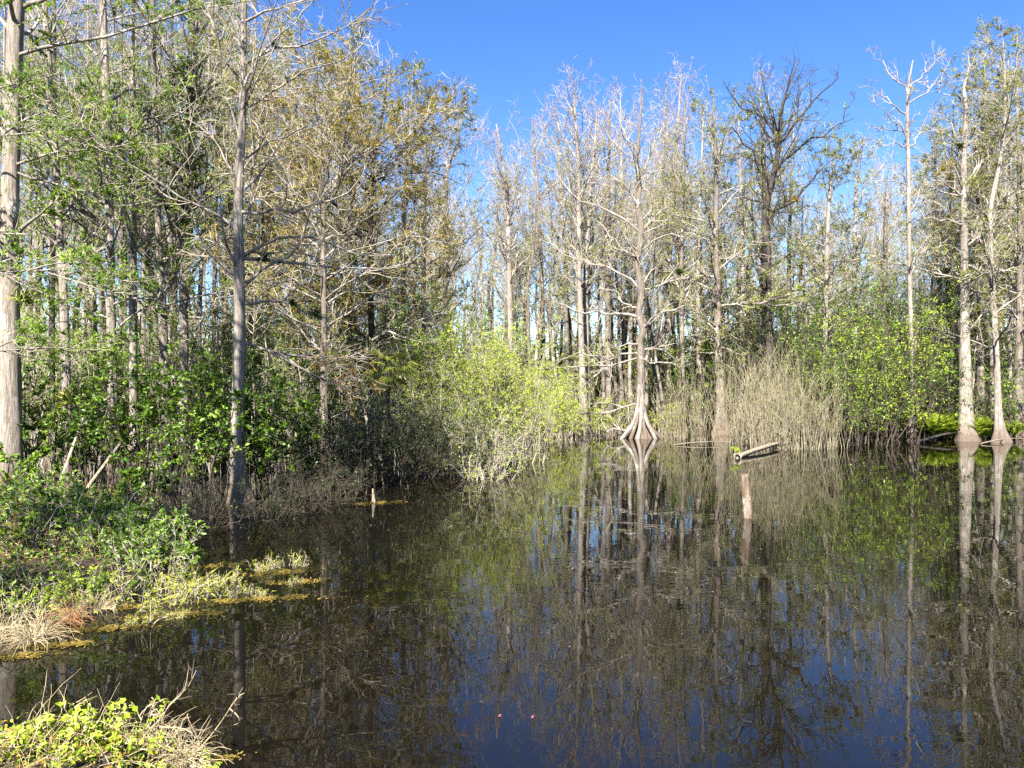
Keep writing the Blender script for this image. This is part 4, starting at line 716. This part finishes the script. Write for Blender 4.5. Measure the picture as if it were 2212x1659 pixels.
for rn, pts, kinds, sc in rows:
    for i, (u, v) in enumerate(pts):
        plant(kinds[i % 4], at(u, v), sc*U(.85, 1.2), 'leafy plant in the %s of the left bank, %s from the left edge' % (rn, ORD[i]), 'leafy plants of the left bank')
sm = [shrub('smartweed', 'x', (0, 0, 0), .42, .7, 26, 'gold', None, 'plant', .9, .11, .017, .3, 'ptwig', tw=12, t2=2, lean=.4, r0=.004, bend=.02, fold=.1)]
su = False
for i, (u, v, s_, w) in enumerate([(420, 1285, 1.3, 'largest yellow-green smartweed tuft, at the right tip of the left bank'), (455, 1275, 1.1, 'yellow-green smartweed tuft right behind the largest one'), (385, 1295, 1.1, 'yellow-green smartweed tuft left before the largest one'), (345, 1310, .9, 'thin smartweed tuft in the shallows left of the largest one'), (520, 1285, .7, 'small smartweed tuft on the ochre mat right of the bank tip'),
    (570, 1232, .7, 'small smartweed tuft on the weed mat below the dark thicket'), (625, 1225, .95, 'smartweed tuft on the outermost weed mat'), (480, 1262, .8, 'smartweed tuft standing in water behind the bank tip'), (640, 1262, .45, 'tiny smartweed tuft on the drifting ochre strip'), (560, 1290, .45, 'tiny smartweed tuft on the long ochre mat'), (300, 1345, .5, 'lone smartweed sprout before the left bank'), (375, 1335, .5, 'smartweed sprout at the ochre streak before the bank')]):
    p = at(u, v); p[2] = max(p[2], 0)
    if not su: su = True; sm[0].location = p; sm[0].scale = (s_,)*3; sm[0]['label'] = w; sm[0]['group'] = 'smartweed tufts'
    else: dup(sm[0], p, U(0, 6), s_, w, 'smartweed tufts')
def tuft(name, label, p, H, n, m, group, cat, lean=1.0, r=.004, bend=-.22, wander=.24):
    o = empty(name, p, label, cat, group); a = U(0, 6.283, n); q = np.stack([np.cos(a), np.sin(a), a*0], 1)*U(0, H*.22, n)[:, None]
    A, AR = grow(q, np.stack([np.cos(a)*lean*U(0, 1, n), np.sin(a)*lean*U(0, 1, n), np.ones(n)], 1), H*U(.5, 1.4, n), r, 9, wander, bend, .35); b = MB(); b.tubes(A, AR, 3); b.build('blades', m, o)
for u, v, H, n, m, lab in [(72, 1388, .5, 190, 'straw', 'bleached dry grass clump at the water edge, left'), (15, 1372, .42, 120, 'straw', 'dry grass clump cut by the left edge, beside the bleached one'), (345, 1632, .40, 150, 'straw', 'dry pale grass tangle at the bottom bank, left of the bare twigs'), (400, 1655, .34, 160, 'straw', 'flattened dry grass at the bottom edge, right end of the bank'), (300, 1612, .3, 90, 'straw', 'thin dry grass tuft among the yellow-green leaves'),
    (30, 1190, .75, 240, 'brown', 'rust brown dead stem tangle on the left bank at the edge'), (85, 1180, .6, 160, 'brown', 'rust brown dead stem tangle right of the edge one'), (210, 1320, .4, 110, 'straw', 'small dry grass tuft at the front of the left bank'), (150, 1345, .4, 120, 'brown', 'brownish dead stem tuft above the bleached grass clump')]:
    tuft('dry_grass' if m == 'straw' else 'dead_stem_tuft', lab, at(u, v), H, n, m, 'dry tufts of the banks', 'grass tuft' if m == 'straw' else 'plant')
yp = [shrub('seedling', 'x', (0, 0, 0), h, .45, 9, 'lime', None, 'plant', 1.9, .062, .032, .15, 'straw', tw=14, t2=2, lean=.5, r0=.004, bend=.0, fold=.18, twl=.34) for h in (.42, .34)]; yu = [False, False]
for i, (u, v, s_) in enumerate([(35, 1668, 1.0), (75, 1655, 1.0), (120, 1650, 1.1), (160, 1625, 1.3), (165, 1680, 1.0), (205, 1640, 1.1), (215, 1610, 1.4), (250, 1655, 1.0), (262, 1620, 1.2), (300, 1660, .9), (345, 1670, .8), (130, 1600, .8), (390, 1675, .7), (235, 1590, .8), (55, 1590, .5), (430, 1690, .7)]):
    k = i % 2; p = at(u, v); lab = 'bright yellow-green leafy seedling on the bottom-left bank, %s in the clump from the left' % ORD[sorted(range(16), key=lambda j: [35, 75, 120, 160, 165, 205, 215, 250, 262, 300, 345, 130, 390, 235, 55, 430][j]).index(i)]
    if yu[k]: dup(yp[k], p, U(0, 6), s_, lab, 'seedlings of the bottom bank')
    else: yu[k] = True; o = yp[k]; o.location = p; o.scale = (s_,)*3; o['label'] = lab; o['group'] = 'seedlings of the bottom bank'
for lab, d_, lines in [('long bare twig slanting up to the right over the water', 6.9, [[(335, 1565), (370, 1520), (405, 1485), (424, 1448)], [(372, 1518), (398, 1490), (408, 1440)]]), ('bare forked twig at the right end of the bottom bank', 6.6, [[(430, 1620), (470, 1570), (500, 1525), (525, 1485)], [(495, 1530), (512, 1545), (518, 1560), (505, 1566)], [(500, 1525), (515, 1505), (528, 1497)]]),
    ('drooping arched dry stem beside the forked twig', 6.5, [[(345, 1570), (400, 1575), (425, 1600), (430, 1650)], [(340, 1640), (400, 1625), (470, 1630), (520, 1672)]]), ('thin curved twig over the water above the seedlings', 7.0, [[(285, 1580), (310, 1535), (345, 1515), (378, 1518)], [(150, 1560), (148, 1530), (128, 1490)], [(150, 1525), (175, 1512), (200, 1495)]]), ('thin reddish twig at the left of the bottom bank', 6.9, [[(120, 1580), (100, 1555), (95, 1525), (88, 1518)]]), ('thin standing twig in the pond below the left bank', 10.2, [[(326, 1365), (325, 1330), (326, 1290)], [(322, 1362), (340, 1340), (365, 1330)]]),
    ('grey forked twig on the left bank front', 11.5, [[(240, 1300), (270, 1265), (300, 1235), (318, 1205)], [(275, 1260), (290, 1225), (295, 1190)], [(255, 1285), (285, 1278), (310, 1250)]])]:
    bough('bare_twig', lab, lines, 'stick', 'bare twigs of the banks', 3.2, d_, 'twig', 'straw', .4)
# floating weed
def mat_(label, u, v, wu, dv, n):
    d = D(v); p = at(u, v); p[2] = 0; o = empty('weed_mat', p, label, 'weed mat', 'floating weed mats'); hy = dv/F*d*d/CZ; x = R.normal(0, .34, n)*wu/F*d; x = x[np.sin(x*17/(wu/F*d))+.6*np.sin(x*41/(wu/F*d))+R.normal(0, .6, n) > -.4]; n = len(x); y = R.normal(0, .3, n)*hy+.25*hy*np.sin(x*3)+x*.10
    b = MB(); b.sm = False; b.leaves(np.stack([x, y, U(.004, .022, n)], 1), vrand(n, .1), np.array([0, 0, 1.])+R.normal(0, .18, (n, 3)), .045*U(.3, 1.6, n), .02, np.clip(.45+.3*np.sin(x*9+y*5)+R.normal(0, .2, n), 0, 1)); b.build('weed', 'algae', o)
for u, v, wu, dv, n, lab in [(812, 1087, 95, 7, 1000, 'ochre weed mat around the pointed stub'), (550, 1296, 190, 9, 1800, 'long ochre weed mat stretching right from the left bank tip'), (645, 1258, 90, 8, 1000, 'short ochre weed strip farthest right in the dark water'), (600, 1238, 110, 10, 1000, 'weed mat below the dark thicket holding smartweed'), (365, 1330, 120, 10, 1200, 'ochre weed streak before the left bank'), (220, 1360, 140, 10, 1000, 'faint weed streak right of the bleached grass'), (130, 1395, 110, 10, 1000, 'weed around the bleached grass clump'), (30, 1420, 110, 14, 1000, 'weed raft at the left edge below the dry grass'), (250, 1315, 110, 10, 1000, 'weed close along the left bank front'), (1100, 1040, 130, 4, 600, 'thin greenish weed line off the bare twig tangle'), (2050, 966, 200, 3, 600, 'weed line along the right bank'), (450, 1225, 120, 9, 600, 'weed patch in the shade behind the bank tip'), (480, 1640, 60, 12, 160, 'weed at the bottom edge right of the dry grass')]:
    mat_(lab, u, v, wu, dv, n)
for u, v, lab in [(1075, 1549, 'pink fallen petal floating on the blue reflection, left one'), (1146, 1552, 'pink fallen petal floating on the blue reflection, right one')]:
    p = at(u, v); p[2] = .006; b = MB(); b.leaves(np.array([[0, 0, 0.], [.01, .01, .003]]), np.array([[1, .2, .05], [.6, .8, .1]]), np.array([[0, 0, 1.]]*2), .038, .02, np.array([.4, .7]), .1); o = b.build('petal', 'petal'); o.location = p; tag(o, lab, 'petal', 'floating petals')
